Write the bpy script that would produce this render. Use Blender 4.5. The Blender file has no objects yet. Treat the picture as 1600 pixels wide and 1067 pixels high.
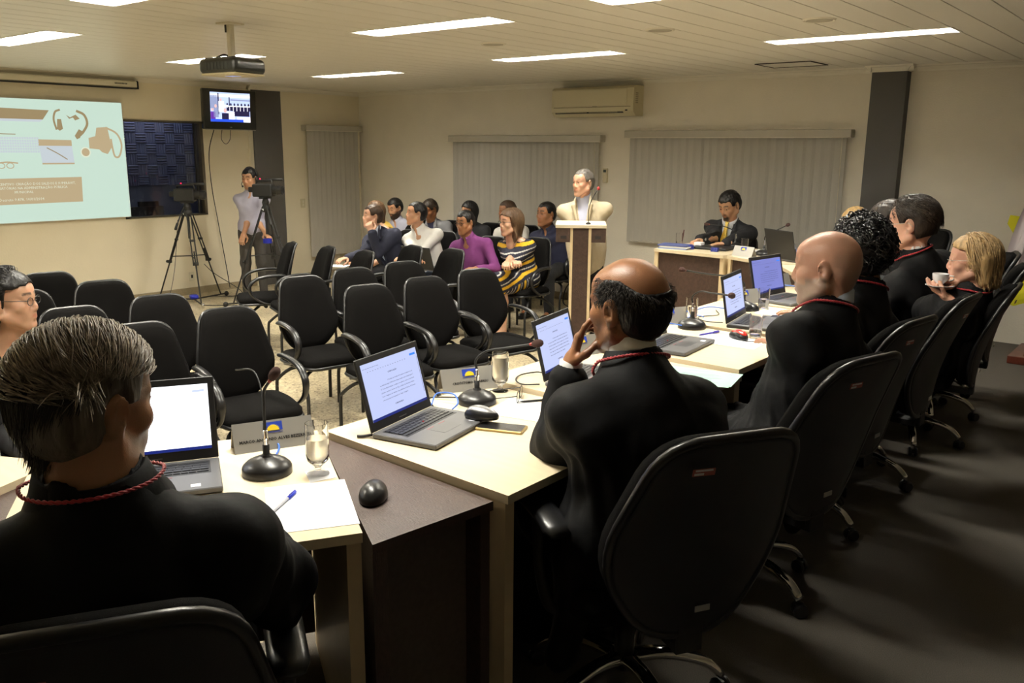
import bpy, bmesh, math, random
import numpy as np
from math import sin, cos, pi, radians as R
from mathutils import Vector, Matrix, Euler, noise
random.seed(7); np.random.seed(7)
SC = bpy.context.scene
COL = SC.collection
V = Vector

# ------------------------------------------------------------------ camera
def setup_camera():
    yaw, pit, rol, h, f = 0.6816, 0.2202, 0.0081, 1.78, 1350.0
    d = V((-sin(yaw)*cos(pit), cos(yaw)*cos(pit), -sin(pit)))
    r = V((cos(yaw), sin(yaw), 0)); u = r.cross(d)
    r2 = r*cos(rol)+u*sin(rol); u2 = -r*sin(rol)+u*cos(rol)
    m = Matrix((r2, u2, -d)).transposed().to_4x4(); m.translation = (0, 0, h)
    cd = bpy.data.cameras.new('camera'); cd.sensor_width = 36; cd.sensor_fit = 'HORIZONTAL'
    cd.lens = f/1600*36; cd.clip_start = 0.05; cd.clip_end = 60
    co = bpy.data.objects.new('camera', cd); COL.objects.link(co); co.matrix_world = m
    SC.camera = co
setup_camera()
SC.view_settings.view_transform = 'Standard'
try: SC.view_settings.look = 'None'
except Exception: pass
SC.view_settings.gamma = 1.0
SC.view_settings.use_curve_mapping = False
SC.view_settings.exposure = 0.35
w = bpy.data.worlds.new('world'); SC.world = w; w.use_nodes = True
w.node_tree.nodes['Background'].inputs[0].default_value = (0.5, 0.48, 0.42, 1)
w.node_tree.nodes['Background'].inputs[1].default_value = 0.0

LX, BY, CH, DZ = -9.64, 8.41, 2.52, 0.16      # left wall x, back wall y, ceiling, dais height
RX, FY = 2.76, -3.0
# lamps: (plank index x0, y centre, power factor)
LAMPS = [(-4.64, 4.12, 1), (-5.04, 6.02, 1), (-7.84, 6.30, .9), (-2.64, 6.12, .75), (-7.44, 2.86, .9),
         (-7.64, 4.50, .9), (-4.84, 2.38, 1), (-2.64, 3.95, 1), (-2.84, 1.75, 1), (-7.24, 0.6, .9), (-4.84, 0.5, 1)]
LAMP_L, LAMP_W, LAMP_POWER = 1.2, 0.24, 62.0
def lamp_lights():
    for i, (x, y, k) in enumerate(LAMPS):
        ld = bpy.data.lights.new('tube_light', 'AREA'); ld.shape = 'RECTANGLE'
        ld.size = LAMP_L-.1; ld.size_y = LAMP_W-.08; ld.energy = LAMP_POWER*k
        ld.color = (1.0, .962, .85)
        lo = bpy.data.objects.new('tube_light', ld); COL.objects.link(lo)
        lo.location = (x+LAMP_L/2, y, CH+.055)
lamp_lights()

# ------------------------------------------------------------------ materials
MATS = {}
def mat(name, col, rough=.6, metal=0., spec=.5, bump=0., bscale=60., var=0., vscale=8., coat=0., emis=None, estr=0.,
        trans=0., ior=1.45, alpha=1., stretch=None, attr=None, sheen=0., detail=4., sss=0.):
    if name in MATS: return MATS[name]
    m = bpy.data.materials.new(name); m.use_nodes = True
    nt = m.node_tree; b = nt.nodes['Principled BSDF']
    c = tuple(col)+(1,)
    b.inputs['Base Color'].default_value = c; b.inputs['Roughness'].default_value = rough
    b.inputs['Metallic'].default_value = metal; b.inputs['Specular IOR Level'].default_value = spec
    if coat: b.inputs['Coat Weight'].default_value = coat; b.inputs['Coat Roughness'].default_value = .1
    if trans: b.inputs['Transmission Weight'].default_value = trans; b.inputs['IOR'].default_value = ior
    if alpha < 1: b.inputs['Alpha'].default_value = alpha
    if sheen: b.inputs['Sheen Weight'].default_value = sheen; b.inputs['Sheen Roughness'].default_value = .5
    if sss:
        b.inputs['Subsurface Weight'].default_value = sss; b.inputs['Subsurface Radius'].default_value = (.012, .004, .002)
        b.inputs['Subsurface Scale'].default_value = 1.0
    if emis: b.inputs['Emission Color'].default_value = tuple(emis)+(1,); b.inputs['Emission Strength'].default_value = estr
    tc = None
    def coords(sc):
        tc = nt.nodes.new('ShaderNodeTexCoord'); mp = nt.nodes.new('ShaderNodeMapping')
        mp.inputs['Scale'].default_value = stretch if stretch else (1, 1, 1)
        nt.links.new(tc.outputs['Object'], mp.inputs['Vector']); n = nt.nodes.new('ShaderNodeTexNoise')
        n.inputs['Scale'].default_value = sc; n.inputs['Detail'].default_value = detail
        nt.links.new(mp.outputs[0], n.inputs['Vector']); return n
    src = None
    if attr:
        a = nt.nodes.new('ShaderNodeAttribute'); a.attribute_name = attr; src = a.outputs['Color']
    if var:
        n = coords(vscale); mx = nt.nodes.new('ShaderNodeMix'); mx.data_type = 'RGBA'; mx.blend_type = 'MULTIPLY'
        mx.inputs[0].default_value = 1.0
        cr = nt.nodes.new('ShaderNodeMapRange'); cr.inputs[1].default_value = .3; cr.inputs[2].default_value = .7
        cr.inputs[3].default_value = 1-var; cr.inputs[4].default_value = 1+var
        nt.links.new(n.outputs[0], cr.inputs[0])
        if src: nt.links.new(src, mx.inputs[6])
        else: mx.inputs[6].default_value = c
        nt.links.new(cr.outputs[0], mx.inputs[7]); src = mx.outputs[2]
    if src: nt.links.new(src, b.inputs['Base Color'])
    if bump:
        n = coords(bscale); bp = nt.nodes.new('ShaderNodeBump'); bp.inputs['Strength'].default_value = bump
        bp.inputs['Distance'].default_value = .01
        nt.links.new(n.outputs[0], bp.inputs['Height']); nt.links.new(bp.outputs[0], b.inputs['Normal'])
    MATS[name] = m; return m
def emit(name, col, s=1.):
    return mat(name, (0, 0, 0), rough=.5, emis=col, estr=s, spec=.3)

M_wall = mat('wall_paint', (.80, .75, .64), .85, bump=.25, bscale=90, var=.03, vscale=3)
M_wallL = mat('left_wall_paint', (.82, .75, .58), .85, bump=.1, bscale=60, var=.02, vscale=3)
M_pillar = mat('pillar_grey', (.085, .08, .075), .8, bump=.2, bscale=120)
M_crown = mat('crown_white', (.80, .76, .66), .6)
M_plank = mat('ceiling_pvc', (.80, .77, .69), .38, spec=.4, bump=.05, bscale=6, stretch=(8, .4, 1))
M_maple = mat('maple_laminate', (.72, .61, .42), .38, spec=.5, var=.05, vscale=5, stretch=(1, 9, 1))
M_mapleE = mat('maple_edge', (.70, .55, .33), .45, var=.04)
M_wenge = mat('wenge_laminate', (.055, .030, .022), .42, spec=.5, bump=.3, bscale=90, stretch=(1, 6, 1), var=.25, vscale=40)
M_blk = mat('black_plastic', (.012, .012, .013), .32, spec=.5)
M_blkm = mat('black_matte_plastic', (.012, .012, .012), .55)
M_fab = mat('black_mesh_fabric', (.0055, .005, .0048), .95, bump=.35, bscale=700, spec=.08)
M_fab2 = mat('black_robe_cloth', (.0035, .0035, .0042), .7, spec=.16, bump=.1, bscale=40)
M_chrome = mat('chrome', (.75, .75, .75), .12, metal=1)
M_alu = mat('brushed_aluminium', (.42, .40, .37), .35, metal=.9, bump=.05, bscale=300)
M_steel = mat('silver_plate', (.50, .49, .46), .32, metal=.55)
M_lapg = mat('laptop_grey', (.105, .105, .11), .42, spec=.5)
M_lapb = mat('laptop_black', (.012, .012, .013), .5)
M_key = mat('key_black', (.014, .014, .016), .4)
M_paper = mat('white_paper', (.86, .87, .90), .8)
M_red = mat('red_cord_silk', (.42, .008, .018), .5, sheen=.3)
M_blue = mat('blue_cable', (.05, .16, .62), .4)
M_whitep = mat('white_plastic', (.72, .67, .52), .4)
M_cream = mat('cream_plastic', (.62, .56, .38), .45)
M_foam = mat('mic_foam_brown', (.10, .045, .035), .95, bump=1, bscale=900)
M_blind = mat('blind_fabric_grey', (.47, .45, .40), .85, bump=.3, bscale=400, var=.04, vscale=30, stretch=(1, 1, .1))
M_glass = mat('clear_glass', (1, 1, 1), .02, trans=1, ior=1.45)
M_water = mat('water', (1, 1, 1), .0, trans=1, ior=1.33)
M_frost = mat('misted_glass', (.95, .95, .92), .28, trans=1, ior=1.3)
M_blkshoe = mat('black_leather', (.01, .009, .009), .3)

# ------------------------------------------------------------------ mesh helpers
def link(name, me, m=None, parent=None, smooth=False):
    o = bpy.data.objects.new(name, me); COL.objects.link(o)
    if m is not None:
        for x in (m if isinstance(m, (list, tuple)) else [m]): me.materials.append(x)
    if parent is not None: o.parent = parent
    if smooth and hasattr(me, 'polygons') and len(me.polygons): me.polygons.foreach_set('use_smooth', [True]*len(me.polygons))
    return o
def tag(o, label=None, cat=None, group=None, kind=None):
    if label: o['label'] = label
    if cat: o['category'] = cat
    if group: o['group'] = group
    if kind: o['kind'] = kind
    return o
def thing(name, label, cat, loc=(0, 0, 0), rz=0., group=None):
    o = bpy.data.objects.new(name, None); COL.objects.link(o); o.empty_display_size = .1
    o.location = loc; o.rotation_euler = (0, 0, rz); return tag(o, label, cat, group)
def struct(name, mb, m, parent=None):
    o = mb.obj(name, m, parent)
    if parent is None: o['kind'] = 'structure'
    return o
def copy_tree(o, parent=None):
    c = o.copy(); COL.objects.link(c); c.parent = parent
    for ch in o.children: copy_tree(ch, c)
    return c

class MB:
    def __init__(s): s.v = []; s.f = []; s.mi = []
    def add(s, vs, fs, mi=0):
        n = len(s.v); s.v += [tuple(x) for x in vs]; s.f += [tuple(i+n for i in f) for f in fs]; s.mi += [mi]*len(fs); return s
    def box(s, x0, x1, y0, y1, z0, z1, mi=0, b=0.):
        if b <= 0:
            vs = [(x, y, z) for z in (z0, z1) for y in (y0, y1) for x in (x0, x1)]
            return s.add(vs, [(0, 2, 3, 1), (4, 5, 7, 6), (0, 1, 5, 4), (2, 6, 7, 3), (0, 4, 6, 2), (1, 3, 7, 5)], mi)
        # bevelled box: 24 verts
        b = min(b, (x1-x0)*.49, (y1-y0)*.49, (z1-z0)*.49)
        X = (x0, x1); Y = (y0, y1); Z = (z0, z1); vs = []; idx = {}
        for i in (0, 1):
            for j in (0, 1):
                for k in (0, 1):
                    sx, sy, sz = (b if i == 0 else -b), (b if j == 0 else -b), (b if k == 0 else -b)
                    for a in range(3):
                        p = [X[i]+sx, Y[j]+sy, Z[k]+sz]; p[a] = (X[i], Y[j], Z[k])[a]
                        idx[i, j, k, a] = len(vs); vs.append(tuple(p))
        F = []
        for a in range(3):
            o1, o2 = (a+1) % 3, (a+2) % 3
            for e in (0, 1):
                q = []
                for (u, v) in ((0, 0), (1, 0), (1, 1), (0, 1)):
                    c = [0, 0, 0]; c[a] = e; c[o1] = u; c[o2] = v; q.append(idx[c[0], c[1], c[2], a])
                F.append(tuple(q if e else q[::-1]))
        for a in range(3):       # edges along axis a
            o1, o2 = (a+1) % 3, (a+2) % 3
            for u in (0, 1):
                for v in (0, 1):
                    c0 = [0, 0, 0]; c1 = [0, 0, 0]; c0[a] = 0; c1[a] = 1
                    for c in (c0, c1): c[o1] = u; c[o2] = v
                    q = [idx[tuple(c0)+(o1,)], idx[tuple(c1)+(o1,)], idx[tuple(c1)+(o2,)], idx[tuple(c0)+(o2,)]]
                    F.append(tuple(q if (u ^ v) else q[::-1]))
        for i in (0, 1):
            for j in (0, 1):
                for k in (0, 1):
                    q = [idx[i, j, k, 0], idx[i, j, k, 1], idx[i, j, k, 2]]
                    F.append(tuple(q if (i+j+k) % 2 else q[::-1]))
        return s.add(vs, F, mi)
    def obox(s, c, ax, ay, az, mi=0):      # oriented box: centre + half-axis vectors
        c = V(c); ax = V(ax); ay = V(ay); az = V(az)
        vs = [c+ax*i+ay*j+az*k for k in (-1, 1) for j in (-1, 1) for i in (-1, 1)]
        return s.add(vs, [(0, 2, 3, 1), (4, 5, 7, 6), (0, 1, 5, 4), (2, 6, 7, 3), (0, 4, 6, 2), (1, 3, 7, 5)], mi)
    def prism(s, pts, z0, z1, mi=0):
        n = len(pts)
        a = sum(pts[i][0]*pts[(i+1) % n][1]-pts[(i+1) % n][0]*pts[i][1] for i in range(n))
        if a < 0: pts = pts[::-1]
        vs = [(x, y, z0) for x, y in pts]+[(x, y, z1) for x, y in pts]
        fs = [tuple(range(n))[::-1], tuple(range(n, 2*n))]+[(i, (i+1) % n, n+(i+1) % n, n+i) for i in range(n)]
        return s.add(vs, fs, mi)
    def tube(s, pts, r, n=8, mi=0, cap=True, flat=1., up=None):
        pts = [V(p) for p in pts]; m = len(pts); rs = r if isinstance(r, (list, tuple)) else [r]*m
        T = [(pts[min(i+1, m-1)]-pts[max(i-1, 0)]).normalized() for i in range(m)]
        u = V(up) if up is not None else (V((0, 0, 1)) if abs(T[0].z) < .9 else V((1, 0, 0)))
        vs = []; b0 = len(s.v)
        for i in range(m):
            u = (u-T[i]*u.dot(T[i])); u = u.normalized() if u.length > 1e-6 else T[i].orthogonal().normalized()
            w_ = T[i].cross(u)
            for j in range(n):
                a = 2*pi*j/n; vs.append(pts[i]+(u*cos(a)*flat+w_*sin(a))*rs[i])
        fs = [(i*n+j, i*n+(j+1) % n, (i+1)*n+(j+1) % n, (i+1)*n+j) for i in range(m-1) for j in range(n)]
        if cap: fs += [tuple(range(n))[::-1], tuple((m-1)*n+j for j in range(n))]
        return s.add(vs, fs, mi)
    def lathe(s, prof, n=24, c=(0, 0, 0), mi=0, M=None):
        c = V(c); vs = []; rings = []
        for (r, z) in prof:
            if r < 1e-6: rings.append([len(vs)]); vs.append(V((0, 0, z)))
            else:
                rings.append(list(range(len(vs), len(vs)+n)))
                vs += [V((r*cos(2*pi*j/n), r*sin(2*pi*j/n), z)) for j in range(n)]
        fs = []
        for A, B in zip(rings[:-1], rings[1:]):
            for j in range(n):
                k = (j+1) % n
                if len(A) == 1 and len(B) == 1: continue
                if len(A) == 1: fs.append((A[0], B[k], B[j]))
                elif len(B) == 1: fs.append((A[j], A[k], B[0]))
                else: fs.append((A[j], A[k], B[k], B[j]))
        if M is not None: vs = [M @ v for v in vs]
        return s.add([v+c for v in vs], fs, mi)
    def ball(s, c, r, n=12, mi=0, sc=(1, 1, 1)):
        k = n//2; P = [(r*sin(pi*i/k), -r*cos(pi*i/k)) for i in range(k+1)]; P[0] = (0, -r); P[-1] = (0, r)
        return s.lathe(P, n, c, mi, Matrix.Diagonal(V(sc)))
    def mesh(s, name='m'):
        me = bpy.data.meshes.new(name); me.from_pydata([tuple(v) for v in s.v], [], s.f); me.update()
        if any(s.mi): me.polygons.foreach_set('material_index', s.mi)
        return me
    def obj(s, name, m=None, parent=None, smooth=False, auto=None):
        me = s.mesh(name); o = link(name, me, m, parent, smooth)
        if auto is not None and smooth:
            try: me.set_sharp_from_angle(angle=R(auto))
            except Exception: pass
        return o
def arc(c, r, a0, a1, n, axis='xy'):
    out = []
    for i in range(n+1):
        a = R(a0+(a1-a0)*i/n); u, v_ = cos(a)*r, sin(a)*r
        out.append({'xy': (c[0]+u, c[1]+v_, c[2]), 'xz': (c[0]+u, c[1], c[2]+v_), 'yz': (c[0], c[1]+u, c[2]+v_)}[axis])
    return out
def smoothpath(P, n=6):          # catmull-rom
    P = [V(p) for p in P]; Q = [P[0]*2-P[1]]+P+[P[-1]*2-P[-2]]; out = []
    for i in range(1, len(Q)-2):
        for k in range(n):
            t = k/n; a, b, c, d = Q[i-1:i+3]
            out.append(.5*((2*b)+(c-a)*t+(2*a-5*b+4*c-d)*t*t+(3*b-a-3*c+d)*t**3))
    return out+[P[-1]]
def text(body, size, m, parent, loc, rot, name='lettering', ext=.0003, bold=False, align='CENTER', sx=1.):
    cu = bpy.data.curves.new(name, 'FONT'); cu.body = body; cu.size = size; cu.extrude = ext; cu.align_x = align; cu.align_y = 'CENTER'
    cu.resolution_u = 1
    if bold: cu.offset = size*.02
    t = bpy.data.objects.new('tmp', cu); COL.objects.link(t)
    dg = bpy.context.evaluated_depsgraph_get(); me = bpy.data.meshes.new_from_object(t.evaluated_get(dg))
    bpy.data.objects.remove(t); me.materials.clear()
    o = link(name, me, m, parent); o.location = loc
    if isinstance(rot, Matrix): o.rotation_euler = rot.to_euler()
    else: o.rotation_euler = rot
    o.scale = (sx, 1, 1)
    return o
# ------------------------------------------------------------------ room shell
def granilite():
    m = bpy.data.materials.new('granilite_floor'); m.use_nodes = True; nt = m.node_tree; b = nt.nodes['Principled BSDF']
    tc = nt.nodes.new('ShaderNodeTexCoord'); v1 = nt.nodes.new('ShaderNodeTexVoronoi'); v1.inputs['Scale'].default_value = 75
    n2 = nt.nodes.new('ShaderNodeTexNoise'); n2.inputs['Scale'].default_value = 2.2; n2.inputs['Detail'].default_value = 5
    nt.links.new(tc.outputs['Object'], v1.inputs['Vector']); nt.links.new(tc.outputs['Object'], n2.inputs['Vector'])
    sep = nt.nodes.new('ShaderNodeSeparateColor'); nt.links.new(v1.outputs['Color'], sep.inputs[0])
    cr = nt.nodes.new('ShaderNodeValToRGB'); cr.color_ramp.interpolation = 'CONSTANT'
    E_ = cr.color_ramp.elements; E_[0].position = 0; E_[0].color = (.17, .13, .08, 1); E_[1].position = .10; E_[1].color = (.40, .33, .21, 1)
    for p, c in ((.35, (.50, .42, .27, 1)), (.62, (.58, .50, .34, 1)), (.86, (.40, .33, .21, 1))):
        e = E_.new(p); e.color = c
    nt.links.new(sep.outputs[0], cr.inputs[0])
    mx = nt.nodes.new('ShaderNodeMix'); mx.data_type = 'RGBA'; mx.blend_type = 'MULTIPLY'; mx.inputs[0].default_value = 1
    mr = nt.nodes.new('ShaderNodeMapRange'); mr.inputs[1].default_value = .3; mr.inputs[2].default_value = .7; mr.inputs[3].default_value = .75; mr.inputs[4].default_value = 1.15
    nt.links.new(n2.outputs[0], mr.inputs[0]); nt.links.new(cr.outputs[0], mx.inputs[6]); nt.links.new(mr.outputs[0], mx.inputs[7])
    nt.links.new(mx.outputs[2], b.inputs['Base Color']); b.inputs['Roughness'].default_value = .3; b.inputs['Specular IOR Level'].default_value = .4
    return m
def carpet():
    m = mat('grey_carpet', (.115, .10, .082), .95, bump=.6, bscale=500, var=.3, vscale=300)
    return m
struct('floor', MB().box(LX-.1, RX+.1, FY-.1, BY+.1, -.1, 0), granilite())
# dais (raised carpeted platform under the judges' desks)
dais = MB().prism([(-3.9, 8.41), (-3.9, 6.75), (-2.65, 6.5), (-2.2, 5.6), (-2.16, 2.0), (-2.3, 1.42), (-3.3, .1), (-4.1, FY), (RX, FY), (RX, 8.41)], 0, DZ)
struct('trim_1', dais, carpet())

def wall_with_hole(along, a0, a1, z0, z1, t0, t1, holes, name, m):
    """along: 'x' or 'y'; wall between t0..t1 in the other axis; holes [(h0,h1,hz0,hz1)]"""
    mb = MB()
    def bx(p, q, r, s_):
        if q-p < 1e-4 or s_-r < 1e-4: return
        if along == 'x': mb.box(p, q, t0, t1, r, s_)
        else: mb.box(t0, t1, p, q, r, s_)
    cur = a0
    for (h0, h1, hz0, hz1) in holes:
        bx(cur, h0, z0, z1); bx(h0, h1, z0, hz0); bx(h0, h1, hz1, z1); cur = h1
    bx(cur, a1, z0, z1)
    return struct(name, mb, m)
WY0, WY1, WZ0, WZ1 = 4.90, 5.935, .955, 2.06
wall_with_hole('x', LX, RX, 0, CH+.2, BY, BY+.15, [], 'wall_back', M_wall)
wall_with_hole('y', FY, BY, 0, CH+.2, LX-.15, LX, [(WY0, WY1, WZ0, WZ1)], 'wall_left', M_wallL)
wall_with_hole('x', LX, RX, 0, CH+.2, FY-.15, FY, [], 'wall_front', M_wall)
wall_with_hole('y', FY, BY, 0, CH+.2, RX, RX+.15, [], 'wall_right', M_wall)

# ceiling planks with cut-outs for the recessed lamps
def ceiling():
    root = struct('ceiling', MB().box(LX-.1, RX+.1, FY-.1, BY+.1, CH+.16, CH+.2), M_plank)
    W = .2; n = int(round((RX-LX)/W)); cache = {}
    for i in range(n):
        x0 = LX+i*W; cuts = sorted((y-LAMP_W/2, y+LAMP_W/2) for (lx, y, k) in LAMPS if lx-.01 < x0+W/2 < lx+LAMP_L+.01)
        key = tuple(cuts)
        if key not in cache:
            mb = MB(); cur = FY
            for a, b in list(cuts)+[(BY, BY)]:
                # grooved plank profile: flat face with chamfered edge
                pts = [(0.0015, .012), (.004, 0), (W-.004, 0), (W-.0015, .012)]
                vs = [(px, yy, pz) for yy in (cur, a) for px, pz in pts]
                mb.add(vs, [(0, 1, 2, 3)[::-1], (4, 5, 6, 7), (0, 4, 5, 1), (1, 5, 6, 2), (2, 6, 7, 3), (3, 7, 4, 0)])
                cur = b
            cache[key] = mb.mesh('plank'); cache[key].materials.append(M_plank)
        o = link('plank', cache[key], None, root); o.location = (x0, 0, CH)
ceiling()

# recessed louvred fluorescent fittings
M_lou = mat('louvre_white', (.85, .83, .78), .35, spec=.5)
M_tube = emit('fluorescent_tube', (1, .93, .8), 9)
def fitting():
    root = thing('ceiling_light', 'x', 'light', (0, 0, CH))
    L, W = LAMP_L, LAMP_W
    h = MB(); t = .004
    h.box(0, L, -W/2, W/2, .10, .105); h.box(0, L, -W/2, -W/2+t, 0, .1); h.box(0, L, W/2-t, W/2, 0, .1); h.box(0, t, -W/2, W/2, 0, .1); h.box(L-t, L, -W/2, W/2, 0, .1)
    f = .012
    h.box(-f, L+f, -W/2-f, -W/2, -.004, 0); h.box(-f, L+f, W/2, W/2+f, -.004, 0); h.box(-f, 0, -W/2, W/2, -.004, 0); h.box(L, L+f, -W/2, W/2, -.004, 0)
    h.obj('housing', M_lou, root)
    for sy in (-.06, .06): MB().tube([(.03, sy, .075), (L-.03, sy, .075)], .013, 8).obj('fluorescent_tube', M_tube, root)
    b = MB(); b.box(.004, L-.004, -.002, .002, 0, .035); b.obj('reflector_spine', M_lou, root)
    nb = 13
    bm_ = MB().box(-.0012, .0012, -W/2+.005, W/2-.005, .0, .038).mesh('louvre'); bm_.materials.append(M_lou)
    for i in range(nb):
        o = link('louvre', bm_, None, root); o.location = (L*(i+1)/(nb+1), 0, 0)
    return root
FIT_LABELS = ['recessed fluorescent ceiling light above centre of the audience floor, largest at top middle', 'recessed fluorescent ceiling light nearest the air conditioner',
 'recessed fluorescent ceiling light nearest the corner of the room', 'dimmer louvred ceiling light nearest the right grey pillar', 'recessed ceiling light at upper left above the projection screen',
 'recessed ceiling light partly behind the hanging projector', 'recessed ceiling light cut by the top edge, upper left', 'recessed ceiling light over the judges desks cut by top edge at right',
 'recessed ceiling light above the nearest desks', 'recessed ceiling light over the left rows of chairs', 'recessed ceiling light over the aisle beside the front chairs']
f0 = fitting()
for i, (x, y, k) in enumerate(LAMPS):
    o = f0 if i == 0 else copy_tree(f0)
    o.location = (x, y, CH); o['label'] = FIT_LABELS[i]; o['group'] = 'recessed ceiling lights'

# crown moulding
def crown(name, pts):      # list of segments along walls, profile 6 x 5 cm
    mb = MB()
    for (x0, y0, x1, y1, nx, ny) in pts:
        d = V((x1-x0, y1-y0, 0)); n = V((nx, ny, 0)); prof = [(0, -.055), (.012, -.055), (.016, -.038), (.034, -.018), (.05, -.012), (.055, 0), (0, 0)]
        A = [V((x0, y0, CH))+n*a+V((0, 0, b)) for a, b in prof]; B = [p+d for p in A]; k = len(prof)
        mb.add(A+B, [(i, (i+1) % k, k+(i+1) % k, k+i) for i in range(k)]+[tuple(range(k))[::-1], tuple(range(k, 2*k))])
    return struct(name, mb, M_crown)
PX0, PX1, PD = -2.6, -2.3, .12       # right pillar on the back wall
QY0, QY1, QD = 6.62, 7.045, .06      # left pillar on the left wall
crown('trim_2', [(LX, BY, PX0-.05, BY, 0, -1), (PX1+.05, BY, RX, BY, 0, -1), (PX0-.055, BY-PD, PX1+.055, BY-PD, 0, -1), (PX0, BY-PD-.05, PX0, BY, -1, 0), (PX1, BY, PX1, BY-PD-.05, 1, 0)])
crown('trim_3', [(LX, FY, LX, QY0-.05, 1, 0), (LX, QY1+.05, LX, BY, 1, 0), (LX+QD, QY0-.05, LX+QD, QY1+.05, 1, 0)])
struct('trim_4', MB().box(PX0, PX1, BY-PD, BY, DZ, CH-.03), M_pillar)
struct('trim_5', MB().box(LX, LX+QD, QY0, QY1, 0, CH-.03), M_pillar)
struct('trim_9', MB().box(LX, LX+.035, QY0-.05, QY0, 0, CH-.05), M_whitep)
M_base = mat('granilite_baseboard', (.33, .27, .17), .4, var=.3, vscale=150)
struct('baseboard_back', MB().box(LX, -3.9, BY-.012, BY, 0, .085), M_base)
struct('baseboard_left', MB().box(LX, LX+.012, FY, BY, 0, .085), M_base)

# window to the dark recording room, foam tiles behind tinted glass
def window():
    M_navy = mat('acoustic_foam_navy', (.14, .16, .27), .75, bump=.3, bscale=200)
    M_navd = mat('dark_room_wall', (.10, .12, .20), .7)
    fr = MB(); x0, x1 = LX-.15, LX+.012
    fr.box(x0, x1, WY1-.035, WY1, WZ0, WZ1); fr.box(x0, x1, WY0, WY1, WZ0, WZ0+.015); fr.box(x0, x1, WY0, WY1, WZ1-.02, WZ1); fr.box(x0, x1, WY0, WY0+.035, WZ0, WZ1)
    root = struct('window_1', fr, mat('anodised_frame', (.10, .085, .06), .5, metal=.3))
    MB().box(LX-.06, LX-.054, WY0+.035, WY1-.035, WZ0+.015, WZ1-.02).obj('pane', mat('tinted_glass', (.80, .84, .92), .03, trans=1), root)
    MB().box(LX-.04, LX-.02, WY1-.10, WY1-.085, WZ0, WZ1).obj('sliding_rail', M_blkm, root)
    bk = LX-.55
    rm = MB(); rm.box(bk-.02, bk, WY0-.3, WY1+.5, .3, CH+.1); rm.box(bk, LX-.15, WY1+.5, WY1+.52, .3, CH+.1); rm.box(bk, LX-.15, WY0-.32, WY0-.3, .3, CH+.1); rm.box(bk, LX-.15, WY0-.3, WY1+.5, .28, .3); rm.box(bk, LX-.15, WY0-.3, WY1+.5, CH+.1, CH+.12)
    struct('wall_recording_room', rm, M_navd)
    tl = .125
    H = MB(); Vv = MB()
    for k in range(4):
        c = (k+.5)*tl/4
        H.add([(0, 0, c-.012), (0, 0, c+.012), (0, tl, c-.012), (0, tl, c+.012), (.016, .004, c), (.016, tl-.004, c)], [(0, 2, 5, 4), (1, 4, 5, 3), (0, 4, 1), (2, 3, 5)])
        Vv.add([(0, c-.012, 0), (0, c+.012, 0), (0, c-.012, tl), (0, c+.012, tl), (.016, c, .004), (.016, c, tl-.004)], [(0, 4, 5, 2), (1, 3, 5, 4), (0, 1, 4), (2, 5, 3)])
    for mb in (H, Vv): mb.box(-.012, 0, .002, tl-.002, .002, tl-.002)
    hm, vm = H.mesh('foam_tile'), Vv.mesh('foam_tile'); hm.materials.append(M_navy); vm.materials.append(M_navy)
    foam = thing('acoustic_foam_panel', 'navy acoustic foam wall of ridged basket-weave tiles behind the dark window', 'foam panel', (bk+.012, 0, 1.30))
    ny = int((WY1+.35-4.7)/tl)
    for i in range(ny):
        for j in range(8):
            o = link('foam_tile', hm if (i+j) % 2 else vm, None, foam); o.location = (0, 4.75+i*tl, j*tl)
    mb = MB().box(LX-.50, LX-.42, 5.15, 5.6, WZ0-.02, WZ0+.10); mb.box(LX-.47, LX-.44, 5.3, 5.55, WZ0+.1, WZ0+.16)
    tag(mb.obj('sound_mixer', M_blkm), 'black mixing equipment silhouetted at the foot of the dark window', 'equipment')
window()
rl = bpy.data.lights.new('recording_room_fill', 'AREA'); rl.size = .5; rl.energy = 5; rl.color = (.8, .85, 1); ro = bpy.data.objects.new('recording_room_fill', rl); COL.objects.link(ro); ro.location = (LX-.30, 5.4, CH+.05)  # added fill light without a fitting, brightens the navy foam tiles

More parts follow.
